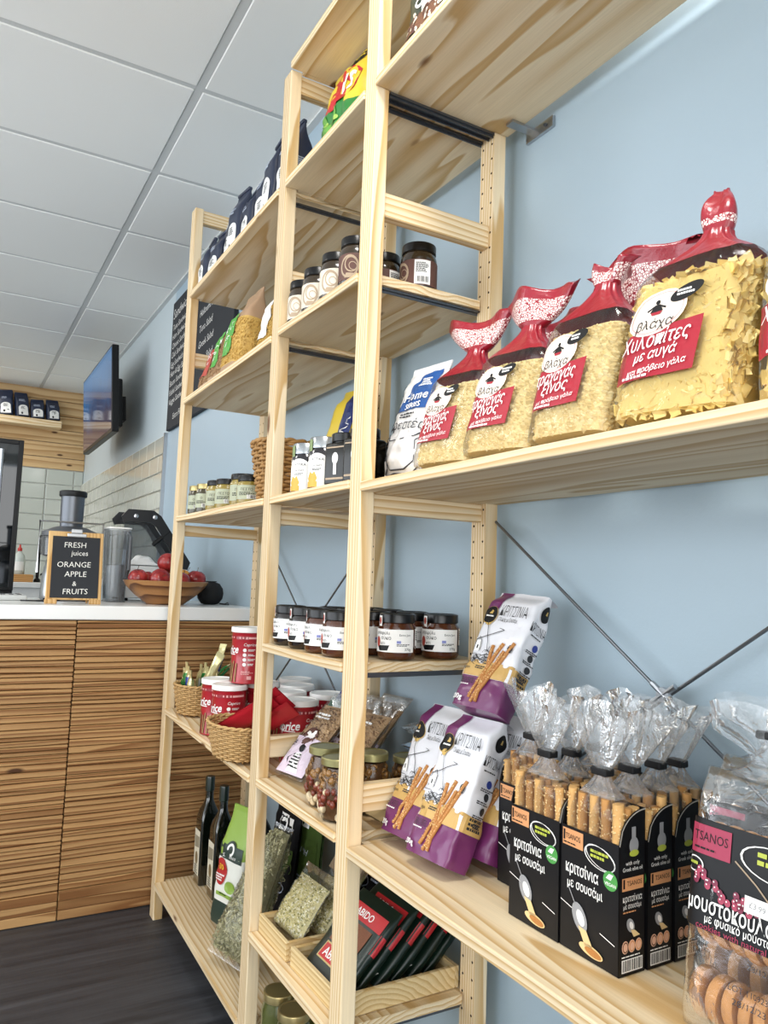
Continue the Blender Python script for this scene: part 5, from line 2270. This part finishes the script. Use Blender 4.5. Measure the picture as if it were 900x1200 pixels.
        P.build('printed_label', t)
        P = Print(g.side, .0016)
        P.rect(d * .02, h * .05, d * .22, h * .56, STRIPE, 1, 6)
        for k in range(26):
            P.rect(d * .05, h * (.06 + .019 * k), d * .19, h * (.068 + .019 * k), SWB, 2, 1)
        P.build('seam_strip', t)
    return t


W3 = (('τραχανάς', .030), ('ξινός', .028), ('με πρόβειο γάλα', .010))
LEAN = R(-13)
pasta_bag('clear trahana bag with a red fan top, first right of the white bag', (-.228, 1.060, Zp), (LEAN, R(2), FACE + R(6)), .148, .075, .215, 1, 'crumb', .100, .066, (-.012, .004), words=W3)
pasta_bag('clear trahana bag with a red fan top, middle of the three in front', (-.232, .908, Zp), (LEAN, R(2), FACE + R(8)), .142, .075, .215, 2, 'crumb', .080, .062, (.0, .0), words=W3)
pasta_bag('clear trahana bag with a red fan top, left of the large ribbon pasta bag', (-.236, .752, Zp), (LEAN, R(1), FACE + R(4)), .142, .078, .232, 3, 'crumb', .036, .034, (.006, .004), words=W3)
pasta_bag('large clear bag of egg ribbon pasta with twisted red top', (-.236, .578, Zp), (R(-12), R(2), FACE + R(5)), .170, .085, .238, 4, 'ribbon', .045, .066, (-.010, .0), split=.80, fill=.70, words=(('Χυλοπίτες', .031), ('με αυγά', .022), ('και πρόβειο γάλα', .013)), twist=True, detail=1.5)
pasta_bag('ribbon pasta bag cut by the right edge of the photo', (-.226, .400, Zp), (R(-10), R(-2), FACE + R(5)), .160, .085, .235, 5, 'ribbon', .05, .06, split=.80, fill=.68, words=(('Χυλοπίτες', .031), ('με αυγά', .022), ('και πρόβειο γάλα', .013)), detail=.6)
pasta_bag('trahana bag in the second row behind the large ribbon pasta bag, wide red fan top', (-.078, .775, Zp), (R(-1), 0, FACE + R(6)), .140, .075, .240, 6, 'crumb', .105, .075, (.0, -.012), detail=.7)
pasta_bag('trahana bag in the second row behind the first two, red fan top', (-.085, .965, Zp), (R(-2), 0, FACE + R(6)), .140, .075, .215, 7, 'crumb', .075, .06, (.01, .0), detail=.5)

# white bag at the left end
HSW = pr('home_bag_white', 'dfdddb', .4, coat=.15, bump=.3, bscale=35)
HSB = pr('home_bag_blue', '1f4f8f', .4)
INK = pr('drawn_ink', '34343a', .5)
t = thing('ready_meal_bag', 'white bag with blue badge and line drawn pot, right of the front post', 'food bag', (-.236, 1.209, Zp), (R(-15), R(2), FACE + R(4)), None)
g = Pouch(.120, .235, .050, seal=.055, low=.2, wr=.004, seed=33)
g.mesh(HSW, nu=44, nv=56).build('bag', t, 180)
lift(t, .02)
P = Print(g.front, .0016)
P.poly([(-.034, .128), (.050, .132), (.052, .215), (.006, .208)], HSB, 1, 24)
P.text('Home', .014, .158, .026, WHITE, 7, bold=.012, shear=.1, rot=4)
P.text('SERIES', .012, .138, .016, WHITE, 6, bold=.010, rot=4)
P.small(.010, .195, .036, .003, 4, WHITE, 2, seed=3)
P.text('Νιφεστές', -.002, .100, .026, INK, 6, shear=.1, rot=-1)
P.small(-.02, .122, .05, .003, 2, INK, 2, seed=5)
pot = [(-.048, .082), (-.036, .084), (-.036, .072), (.040, .076), (.050, .082), (.050, .074), (.042, .068), (.046, .030), (.020, .016), (-.024, .016), (-.040, .036), (-.036, .068), (-.046, .074), (-.048, .082)]
P.line(pot, .0022, INK, 5)
P.line([(-.058, .02), (-.050, .045), (-.042, .04), (-.034, .02), (-.050, .012)], .004, INK, 2)
P.line([(-.05, .006), (-.02, .012), (.03, .010), (.055, .02)], .003, INK, 2)
for k in range(9):
    P.line([(-.055 + .004 * (k % 3), .10 + .010 * k), (-.046 + .005 * (k % 2), .106 + .010 * k), (-.05, .112 + .010 * k)], .0016, INK, 2)
P.build('printed_front', t)

# ------------------------------------------------------------------ near bay, top shelf: green coffee bags
CGR = pr('coffee_green', '14332b', .35, coat=.2, bump=.25, bscale=40)
CBEAN = pr('coffee_bean_print', '6f4a34', .5)
Zc = 2.016 + TH + .001
for i, (y, lb) in enumerate(((1.125, 'dark green coffee bag with white pot picture, beside the front post'), (.985, 'dark green coffee bag, second from the front post on the top shelf'), (.85, 'dark green coffee bag, third from the front post on the top shelf'))):
    t = thing('coffee_bag', lb, 'coffee bag', (-.245, y, Zc), (R(-5), R(2), FACE + R(4)), 'green coffee bags on the top shelf')
    g = Gusset(.125, .07, .25, t0=.62, n=5, wr=.005, seed=130 + i)
    g.mesh(CGR, nu=32, nv=18).build('bag', t, 60)
    lift(t, .07)
    P = Print(g.front, .0016)
    P.rect(-.058, .042, .058, .072, CBEAN, 1, 6)
    rb = random.Random(i)
    for k in range(60):
        P.disc(rb.uniform(-.056, .056), rb.uniform(.036, .080), .005, .0034, SWD if k % 2 else SWL, 2, rot=rb.uniform(0, 180), n=8)
    P.poly([(-.008, .078), (.030, .078), (.026, .125), (-.004, .125)], WHITE, 2, 3)
    P.poly([(-.002, .125), (.024, .125), (.020, .145), (.002, .145)], WHITE, 2, 3)
    P.poly([(.030, .085), (.046, .120), (.040, .122), (.028, .095)], WHITE, 2, 3)
    P.disc(-.016, .10, .011, .014, WHITE, 2, r0=.6)
    P.disc(.011, .10, .011, .015, CGR, 3, r0=.6)
    P.rect(-.05, .165, .05, .195, SRED, 1, 5)
    P.small(-.04, .186, .08, .006, 2, WHITE, 2, seed=i)
    P.build('printed_front', t)

# ------------------------------------------------------------------ near bay, low shelf: breadstick packs
Zk = .599 + TH + .001
KW = pr('pack_white', 'dedee3', .35, coat=.2, bump=.30, bscale=28)
KP = pr('pack_plum', '6a2a5c', .35, coat=.2, bump=.2, bscale=28)
KO = pr('pack_ochre', 'c39d5c', .45)
KD = pr('pack_ink', '26262a', .5)
STK = pr('breadstick_brown', 'b1763a', .6, vary=.25, bscale=400)
SEED = pr('sesame', 'e2c48c', .5)
BADGE = pr('badge_gold', 'c9a75a', .4)


def stick_pack(label, loc, rot, seed, w=.108, d=.056, h=.240):
    t = thing('breadstick_pack', label, 'breadstick pack', loc, rot, 'white and plum breadstick packs')
    lift(t, d)
    g = Gusset(w, d, h, t0=.86, n=6, wr=.005, seed=seed, top=.30)

    def mf(u, v):
        return KP if v < .24 else KW
    g.mesh(KW, nu=72, nv=50, matfn=mf).build('pack', t, 65)
    m = MB()      # folded top seam
    m.grid(lambda u, v: ((u - .5) * w * .98, .004 + .022 * v + .003 * math.sin(9 * u + seed), h + .004 * v - .006 * v * v), 14, 3, KW)
    m.grid(lambda u, v: ((.5 - u) * w * .98, .004 + .022 * v + .003 * math.sin(9 * (1 - u) + seed), h + .004 * v - .006 * v * v - .0012), 14, 3, KW)
    m.build('top_fold', t, 180)
    P = Print(g.front, .0016)
    zo = h * .24
    P.poly([(-w * .49, zo), (w * .49, zo), (w * .49, zo + .026), (-w * .49, zo + .026)], KO, 1, 10)
    for k in range(12):
        x = -w * .47 + k * w * .085
        P.disc(x, zo + .026, .0045, .003, KO if k % 2 else KW, 1 if k % 2 else 2, n=8)
    # plum ribbon and round badge top left
    P.poly([(-w * .46, h * .80), (-w * .22, h * .80), (-w * .16, h * .995), (-w * .42, h * .995)], KP, 1, 14)
    P.disc(-w * .33, h * .755, .0165, .0175, BADGE, 2)
    P.disc(-w * .33, h * .757, .0155, .0165, BLACK, 3)
    P.poly([(-w * .36, h * .765), (-w * .30, h * .765), (-w * .29, h * .79), (-w * .33, h * .80)], BADGE, 4, 2)
    P.small(-w * .40, h * .745, w * .15, .0028, 1, WHITE, 4, seed=seed)
    P.disc(-w * .30, h * .69, .006, .006, BADGE, 3, n=12)
    P.text('ΚΡΙΤΣΙΝΙΑ', w * .15, h * .80, .030, KD, 6, w=w * .54, bold=-.012)
    P.text('Ολικής με Σουσάμι', w * .08, h * .725, .011, KD, 2, w=w * .38)
    # windmill drawing
    P.poly([(-w * .40, h * .44), (-w * .27, h * .44), (-w * .29, h * .53), (-w * .38, h * .53)], WHITE, 2, 2)
    P.line([(-w * .40, h * .44), (-w * .38, h * .53), (-w * .335, h * .56), (-w * .29, h * .53), (-w * .27, h * .44)], .0011, KD, 3)
    for k in range(4):
        a = R(25 + 90 * k)
        cx_, cz_ = -w * .20, h * .575
        for q0, q1 in ((0, .012), (.012, .023), (.023, .034)):
            P.line([(cx_ + q0 * math.cos(a), cz_ + q0 * math.sin(a)), (cx_ + q1 * math.cos(a), cz_ + q1 * math.sin(a))], .0013, KD, 3)
        P.line([(cx_ + .034 * math.cos(a), cz_ + .034 * math.sin(a)), (cx_ + .026 * math.cos(a + .25), cz_ + .026 * math.sin(a + .25))], .0009, KD, 3)
    P.rect(-w * .35, h * .46, -w * .325, h * .49, KD, 3, 1)
    rb = random.Random(3)
    for k in range(34):
        x, z = rb.uniform(-w * .45, w * .05), rb.uniform(h * .345, h * .44)
        P.line([(x, z), (x + rb.uniform(-.008, .008), z + rb.uniform(-.004, .006)), (x + rb.uniform(-.004, .014), z + rb.uniform(-.006, .004))], .0009, KD, 3)
    for k in range(7):
        P.disc(-w * .40 + .006 * k + rb.uniform(-.002, .002), h * (.36 + .012 * (k % 4)), .005, .004, KD, 3, r0=.8, n=10)
    P.line([(-w * .10, h * .415), (w * .03, h * .42), (w * .0, h * .395), (-w * .08, h * .395), (-w * .10, h * .415)], .0018, KD, 3)
    P.disc(w * .34, h * .50, .006, .007, KD, 3, n=10)
    P.rect(w * .30, h * .465, w * .38, h * .478, KD, 3, 1)
    P.text('Vegan', -w * .38, zo + .014, .008, KD, 3, shear=.3)
    P.small(-w * .20, zo + .018, w * .22, .002, 2, KD, 3, seed=5)
    P.text('DELICATE BITES', -w * .28, h * .20, .014, KD, 2, w=w * .30)
    P.small(-w * .43, h * .165, w * .3, .002, 1, WHITE, 2, seed=4)
    P.text('200g', -w * .36, h * .06, .012, WHITE, 6, bold=.02)
    P.build('printed_front', t)
    # printed breadsticks, slightly proud of the pack
    m = MB()
    ms = MB()
    rb = random.Random(seed)
    for (xa, za, xb, zb) in ((.00, .50, .05, .045), (.17, .53, -.14, .07), (.24, .47, -.06, .04), (.38, .55, .0, .07)):
        pts = [(w * (xa + (xb - xa) * q), h * (za + (zb - za) * q)) for q in [k / 8 for k in range(9)]]
        m.tube([g.front(x, z, .0014) for x, z in pts], .0032, 7, STK)
        for k in range(34):
            q = rb.random()
            x, z = w * (xa + (xb - xa) * q) + rb.uniform(-.0026, .0026), h * (za + (zb - za) * q)
            p = g.front(x, z, .0043)
            crumbs(ms, [(p, .0011)], SEED, rb)
    o = m.build('breadstick_picture', t, 60)
    ms.build('sesame_picture', o, kind='stuff')
    P = Print(g.side, .0012)
    P.poly([(-d * .42, zo), (d * .42, zo), (d * .42, zo + .026), (-d * .42, zo + .026)], KO, 1, 8)
    P.text('ΚΡΙΤΣΙΝΙΑ', -d * .02, h * .72, .024, KD, 2, w=d * .72, bold=-.01)
    P.small(-d * .28, h * .66, d * .5, .002, 1, KD, 2, seed=2)
    P.disc(d * .05, h * .865, .013, .015, BLACK, 2)
    P.poly([(d * .0, h * .86), (d * .10, h * .86), (d * .08, h * .89), (d * .02, h * .89)], BADGE, 3, 2)
    for k, z in enumerate((.585, .50, .405)):
        P.disc(d * .12, h * z, .006, .0065, pr('icon_blue', '2d3c86', .5) if k == 0 else KD, 2, n=12)
        P.small(-d * .18, h * (z - .038), d * .55, .0018, 2, KD, 2, seed=k)
    P.small(-d * .22, h * .335, d * .6, .0042, 3, KD, 2, seed=9)
    P.small(-d * .05, zo + .018, d * .38, .003, 2, KD, 2, seed=11)
    P.build('printed_side', t)
    return t


KL = R(-22)
stick_pack('white and plum breadstick pack at the front left, beside the front post', (-.220, 1.175, Zk), (R(-25), 0, FACE + R(6)), 1)
stick_pack('white and plum breadstick pack at the front right, its side panel showing', (-.234, 1.066, Zk), (R(-25), 0, FACE + R(6)), 2)
stick_pack('white and plum breadstick pack in the second row, mostly hidden behind the black boxes', (-.163, 1.052, Zk), (R(-25), 0, FACE + R(6)), 3)
stick_pack('white and plum breadstick pack in the second row, hidden behind the front left pack', (-.147, 1.170, Zk), (R(-25), 0, FACE + R(6)), 4)
stick_pack('white and plum breadstick pack against the wall behind the front right one', (-.092, 1.055, Zk), (R(-25), 0, FACE + R(6)), 5, h=.205)
stick_pack('white and plum breadstick pack standing on top of the others against the wall', (-.148, 1.068, Zk + .226), (R(-28), R(2), FACE + R(10)), 6, h=.225)

# ------------------------------------------------------------------ near bay, low shelf: sesame breadstick cartons
CB = pr('carton_black', '0d0d10', .42, spec=.35)
CBI = pr('carton_inside', 'a08a68', .8)
TSO = pr('logo_orange', 'd99a68', .45)
VEG = pr('vegan_green', '4d9a4a', .45)
BRD = pr('breadstick', 'c08a4c', .65, vary=.22, bscale=120)
BRD2 = pr('breadstick_light', 'd5a565', .65, vary=.22, bscale=120)
LIMEP = pr('lime_print', 'b9c24a', .5)
SPOON = pr('spoon_steel_print', '9a9a9c', .4)
PINKE = pr('icon_peach', 'e6b79a', .5)


def carton(label, loc, rot, seed, w=.099, d=.045, full=True):
    t = thing('breadstick_carton', label, 'breadstick carton', loc, rot, 'black cartons of sesame breadsticks')
    hf, hb = .152, .192
    # carton sleeve: side tops curve up towards the back
    m = MB()
    n = 10
    x, y = w / 2, d / 2
    m.box(-x, x, -y, -y + .0012, 0, hf, CB)
    m.box(-x, x, y - .0012, y, 0, hb, CB)
    m.box(-x, x, -y + .0012, y - .0012, 0, .0015, CB)
    m.build('carton', t)
    for sx in (-1, 1):
        pts = [(-y, 0), (y, 0)] + [(y - (2 * y) * k / n, hf + (hb - hf) * math.sqrt(max(0, 1 - (k / n) ** 2))) for k in range(n + 1)]
        m = MB()
        xa, xb = (x - .0012, x) if sx > 0 else (-x, -x + .0012)
        N = len(pts)
        m.add([(xa, p[0], p[1]) for p in pts] + [(xb, p[0], p[1]) for p in pts],
              [list(range(N))[::-1], list(range(N, 2 * N))] + [[i, (i + 1) % N, N + (i + 1) % N, N + i] for i in range(N)], CB)
        # pale cut edge of the board
        m.build('side_panel', t)
    P = Print(lambda u, v, o: (u, -y - o, v), .0004)
    P.rect(-x + .004, .128, -x + .040, .149, TSO, 1, 1)
    P.text('TSANOS', -x + .0225, .140, .0095, CB, 2, bold=.0, w=.026)
    P.rect(-x + .0055, .134, -x + .0085, .147, CB, 2, 1)
    P.small(-x + .006, .1315, .031, .0016, 1, CB, 2, seed=1)
    P.disc(x - .031, .128, .026, .0135, WHITE, 1, rot=-8, r0=.93)
    P.disc(x - .030, .129, .025, .012, WHITE, 1, rot=-14, r0=.94)
    P.small(x - .046, .134, .030, .0034, 2, LIMEP, 2, seed=2)
    P.text('κριτσίνια', -.011, .103, .0205, WHITE, 2, bold=.012, w=.056)
    P.text('με σουσάμι', -.006, .084, .0165, WHITE, 2, bold=.008, w=.060)
    P.disc(x - .013, .107, .0115, .0115, VEG, 2)
    P.poly([(x - .020, .109), (x - .012, .108), (x - .008, .115), (x - .015, .115)], WHITE, 3, 2)
    P.text('VEGAN', x - .013, .103, .0055, WHITE, 3, bold=.02)
    P.line([(-x + .002, .058), (-.024, .052)], .0010, WHITE, 2)
    P.line([(.020, .040), (.044, .034)], .0010, WHITE, 2)
    P.line([(-.034, .078), (-.022, .060)], .0014, SPOON, 2)
    P.disc(-.014, .046, .0115, .018, SPOON, 2, rot=28)
    P.disc(-.012, .046, .006, .010, WHITE, 3, rot=28)
    P.poly([(-.016, .036), (-.002, .034), (.010, .016), (-.004, .016)], SEED, 3, 3)
    P.disc(.006, .013, .020, .0065, SEED, 3, rot=-6)
    P.disc(.010, .0125, .014, .0045, STK, 4, rot=-6)
    P.build('printed_front', t)
    P = Print(lambda u, v, o: (x + o, u, v), .0004)
    P.line([(p[0], p[1] - .0008) for p in pts[2:]], .0014, pr('board_edge', 'b9b3a6', .7), 1)
    P.disc(.002, .150, .008, .010, SPOON, 1)
    P.rect(-.002, .158, .005, .172, SPOON, 1, 1)
    P.disc(.002, .141, .008, .004, LIMEP, 2)
    P.text('with only', .0, .130, .0068, WHITE, 1, w=.024)
    P.text('Greek olive oil', .0, .123, .0068, WHITE, 1, w=.034)
    P.rect(-.018, .098, .019, .113, TSO, 1, 1)
    P.text('TSANOS', .003, .1065, .008, CB, 2, w=.026)
    P.rect(-.0165, .101, -.0135, .112, CB, 2, 1)
    P.text('κριτσίνια', .0, .089, .0110, WHITE, 1, w=.033)
    P.text('με σουσάμι', .0, .080, .0085, WHITE, 1, w=.031)
    P.small(-.016, .073, .030, .0015, 1, TSO, 1, seed=3)
    P.disc(-.003, .057, .006, .009, SPOON, 1, rot=30)
    P.disc(-.002, .057, .003, .005, WHITE, 2, rot=30)
    P.poly([(-.003, .052), (.004, .051), (.013, .044), (.002, .043)], SEED, 2, 2)
    for k in range(3):
        P.disc(-.012 + .0115 * k, .033, .0058, .0075, PINKE, 1, n=14)
        P.disc(-.012 + .0115 * k, .033, .0048, .0064, CBEAN if k == 0 else TSO, 2, n=14, r0=.75)
    P.small(-.018, .022, .036, .0014, 1, WHITE, 1, seed=5)
    P.rect(-.018, .004, .018, .019, WHITE, 1, 1)
    P.bars(-.0165, .0055, .0165, .018, CB, 15, 2, 4)
    P.build('printed_side', t)
    # breadsticks standing in the carton
    rb = random.Random(seed)
    nx, ny = (5, 3) if full else (5, 2)
    sds = MB()
    for i in range(nx):
        for j in range(ny):
            px = -x + .010 + (w - .020) * i / (nx - 1) + rb.uniform(-.001, .001)
            py = -y + .0095 + (d - .019) * j / (ny - 1)
            hh = rb.uniform(.182, .198)
            m = MB()
            rr = rb.uniform(.0066, .0080)
            m.tube([(px + rb.uniform(-.001, .001), py, .002 + hh * k / 5) for k in range(6)], lambda q, rr=rr: rr * (1 - .25 * max(0, q - .9) * 10 * .5), 8, BRD if (i + j) % 2 else BRD2)
            m.build('breadstick', t, 60)
            if j == 0 or i == nx - 1:
                for k in range(36 if full else 18):
                    a = rb.uniform(-2.6, .6)
                    z = rb.uniform(.135, .195)
                    crumbs(sds, [((px + rr * math.cos(a), py + rr * math.sin(a), min(z, hh)), .0014)], SEED, rb)
    sds.build('sesame_seeds', t, kind='stuff')
    # clear bag gathered with a black clip
    zt_ = .226 + rb.uniform(-.004, .004)

    def bagf(u, v):
        an = 2 * PI * u
        if v < .55:
            q = v / .55
            z = .150 + (zt_ - .150) * q
            k = sstep(.35, 1, q) ** .9
            e = 2 / (6 - 3.8 * k)
            ax = (x - .0025) * (1 - k) + .010 * k
            ay = (y - .0025) * (1 - k) + .006 * k
            f = 1 + .09 * k * math.cos(9 * an + seed) + .05 * noise.noise(Vector((math.cos(an) * 2, math.sin(an) * 2, z * 30 + seed)))
        else:
            q = (v - .55) / .45
            z = zt_ + .074 * q
            e = 1
            ax = .010 + .043 * q ** .8
            ay = .006 + .017 * q ** .8
            f = 1 + .22 * q * math.sin(5 * an + seed * 1.7) + .12 * q * math.sin(11 * an + seed)
            z += .012 * q * math.sin(3 * an + seed)
        return (ax * sgnp(math.cos(an), e) * f, ay * sgnp(math.sin(an), e) * f, z)
    m = MB()
    m.grid(bagf, 44, 26, FILMW, wrap=True, matfn=lambda u, v: FILM if v < .34 else FILMT)
    m.build('clear_bag', t, 180)
    m = MB()
    m.bevbox(-.013, .013, -.0085, .0085, zt_ - .005, zt_ + .005, BLACK, .002, 2)
    m.build('clip', t)
    return t


CR = FACE + R(1)
carton('black sesame breadstick carton, front row, beside the white breadstick packs', (-.203, .838, Zk), (0, 0, CR), 1)
carton('black sesame breadstick carton, front row, its barcode side panel fully visible', (-.200, .737, Zk), (0, 0, CR), 2)
carton('black sesame breadstick carton right behind the fully visible front one', (-.152, .736, Zk), (0, 0, CR), 3)
carton('black sesame breadstick carton half hidden behind the left front one, beside the white packs', (-.140, .944, Zk), (0, 0, CR), 4)
carton('black sesame breadstick carton in the second row, left column', (-.154, .842, Zk), (0, 0, CR), 5, full=False)
carton('black sesame breadstick carton in the third row, seen between the cookie bag and its neighbour', (-.104, .735, Zk), (0, 0, CR), 6, full=False)
carton('black sesame breadstick carton in the third row, left column', (-.105, .842, Zk), (0, 0, CR), 7, full=False)
carton('black sesame breadstick carton in the last row by the wall', (-.056, .740, Zk), (0, 0, CR), 8, full=False)
carton('black sesame breadstick carton in the last row, left column by the wall', (-.056, .850, Zk), (0, 0, CR), 9, full=False)

# ------------------------------------------------------------------ near bay, low shelf: must cookies
COOK = pr('cookie', 'bd8750', .7, vary=.18, bscale=90, bump=.2)
TSR = pr('logo_crimson', 'a3304e', .45)
GRAPE = pr('grape_red', 'a83a55', .3)
GRAPE2 = pr('grape_dark', '7d2440', .3)
LEAF = pr('vine_leaf', '8fb25c', .5)


def cookie_bag(label, loc, rot, seed, detail=True):
    t = thing('cookie_bag', label, 'cookie bag', loc, rot, 'clear bags of must cookies with black sleeves')
    w, d, h = .140, .058, .262
    rb = random.Random(seed)
    g = Gusset(w, d, h, t0=.86, n=6, wr=.004, seed=seed, top=.30)
    m = MB()
    g.mesh(FILM, nu=44, nv=24, b=m)
    m.build('clear_bag', t, 180)
    m = MB()

    def fan(u, v):
        an = 2 * PI * u
        ax = .060 - .045 * math.sin(PI * min(1, v * 1.4)) + .02 * v
        return (ax * math.cos(an) * (1 + .2 * v * math.sin(5 * an + seed)), (.012 + .008 * v) * math.sin(an) + .008 * v * math.sin(7 * an), h - .004 + .070 * v + .01 * v * math.sin(3 * an + seed))
    m.grid(fan, 40, 12, FILMW, wrap=True)
    m.build('gathered_top', t, 180)
    m = MB()
    m.bevbox(-.014, .014, -.013, .013, h + .040, h + .049, BLACK, .002, 2)
    m.build('clip', t)
    # cookies stand on edge in rows
    for row in range(3):
        zc = .030 + .075 * row
        for k in range(7 if detail else 5):
            xx = -w / 2 + .016 + (w - .032) * k / (6 if detail else 4) + rb.uniform(-.001, .001)
            r = rb.uniform(.0235, .026)
            m = MB()
            prof = [(r * .55, -.0068), (r * .92, -.0060), (r, -.003), (r, .003), (r * .92, .0060), (r * .55, .0068)]
            m.lathe(prof, 18, COOK)
            M = Matrix.Translation((xx, rb.uniform(-.002, .002), zc)) @ Matrix.Rotation(R(rb.uniform(-14, 6)), 4, 'Y') @ Matrix.Rotation(R(90), 4, 'Y')
            m.xform(M)
            m.build('cookie', t, 50)
    # black sleeve round the middle of the bag
    z0, z1 = .098, .208
    m = MB()
    m.grid(lambda u, v: tuple(c * (1.012 if i < 2 else 1) for i, c in enumerate((g.a(.5) * sgnp(math.cos(2 * PI * u), 2 / 7), -(g.b(.5) + .001) * sgnp(math.sin(2 * PI * u), 2 / 7), z0 + (z1 - z0) * v))), 48, 6, CB, wrap=True)
    m.build('sleeve', t, 65)
    P = Print(lambda u, v, o: (u, -(g.b(.5) + .0013) * 1.012 * max(0, 1 - min(1, abs(u / (g.a(.5) * 1.013))) ** 7) ** (1 / 7) - o, v), .0004)
    P.rect(-w * .485, z1 - .036, -w * .14, z1 - .006, TSR, 1, 6)
    P.text('TSANOS', -w * .31, z1 - .0175, .0135, BLACK, 2, w=.041)
    P.small(-w * .45, z1 - .030, .038, .002, 1, BLACK, 2, seed=1)
    P.disc(w * .22, z1 - .026, .040, .017, WHITE, 1, rot=-4, r0=.94)
    P.small(w * .07, z1 - .018, .05, .0045, 2, LIMEP, 2, seed=2)
    P.disc(-w * .44, z0 + .062, .012, .008, WHITE, 1, r0=.85)
    P.small(-w * .49, z0 + .063, .016, .003, 1, LIMEP, 2, seed=4)
    P.line([(-w * .10, z0 + .078), (.01, z0 + .062), (.03, z0 + .045)], .0016, SWB, 1)
    for k in range(34):
        q = rb.random()
        u = -w * .42 + q * .095
        v = z0 + .056 - .010 * q + rb.uniform(-.008, .007) - .012 * math.sin(PI * q)
        P.disc(u, v, .0036, .0038, GRAPE if k % 3 else GRAPE2, 2 + k % 2, n=10)
        P.disc(u - .001, v + .0012, .0009, .0009, WHITE, 4, n=6)
    for (u, v, a, rr) in ((.036, .060, 20, .013), (.052, .050, -30, .014), (.042, .040, 80, .011)):
        P.disc(u, z0 + v, rr, rr * .75, LEAF, 3, rot=a, n=12)
    P.rect(.000, z0 + .034, .034, z0 + .050, WHITE, 5, 2)
    P.text('£3.99', .014, z0 + .042, .008, SPOON, 6, rot=-4)
    P.text('μουστοκούλουρα', -w * .02, z0 + .026, .023, WHITE, 2, bold=.012, w=w * .90)
    P.text('με φυσικό μούστο', -w * .05, z0 + .013, .012, WHITE, 2, bold=.006, w=w * .52)
    P.text('cookies with natural must', -w * .02, z0 + .004, .009, TSR, 2, w=w * .72)
    P.build('printed_sleeve', t)
    P = Print(g.front, .002)
    P.text('LOT 110923', .010, .058, .0085, INK, 1, w=.040)
    P.text('28/12/23', .012, .046, .0085, INK, 1, w=.034)
    P.build('date_stamp', t)
    return t


cookie_bag('clear bag of round must cookies with a black sleeve, nearest the camera', (-.213, .5175, Zk + .006), (R(-8), 0, FACE + R(3)), 1)
cookie_bag('clear bag of must cookies half hidden behind the nearest one', (-.137, .556, Zk + .006), (R(-8), 0, FACE + R(3)), 2, detail=False)
cookie_bag('clear bag of must cookies at the back by the wall, its top showing', (-.062, .52, Zk + .006), (R(-8), 0, FACE + R(3)), 3, detail=False)
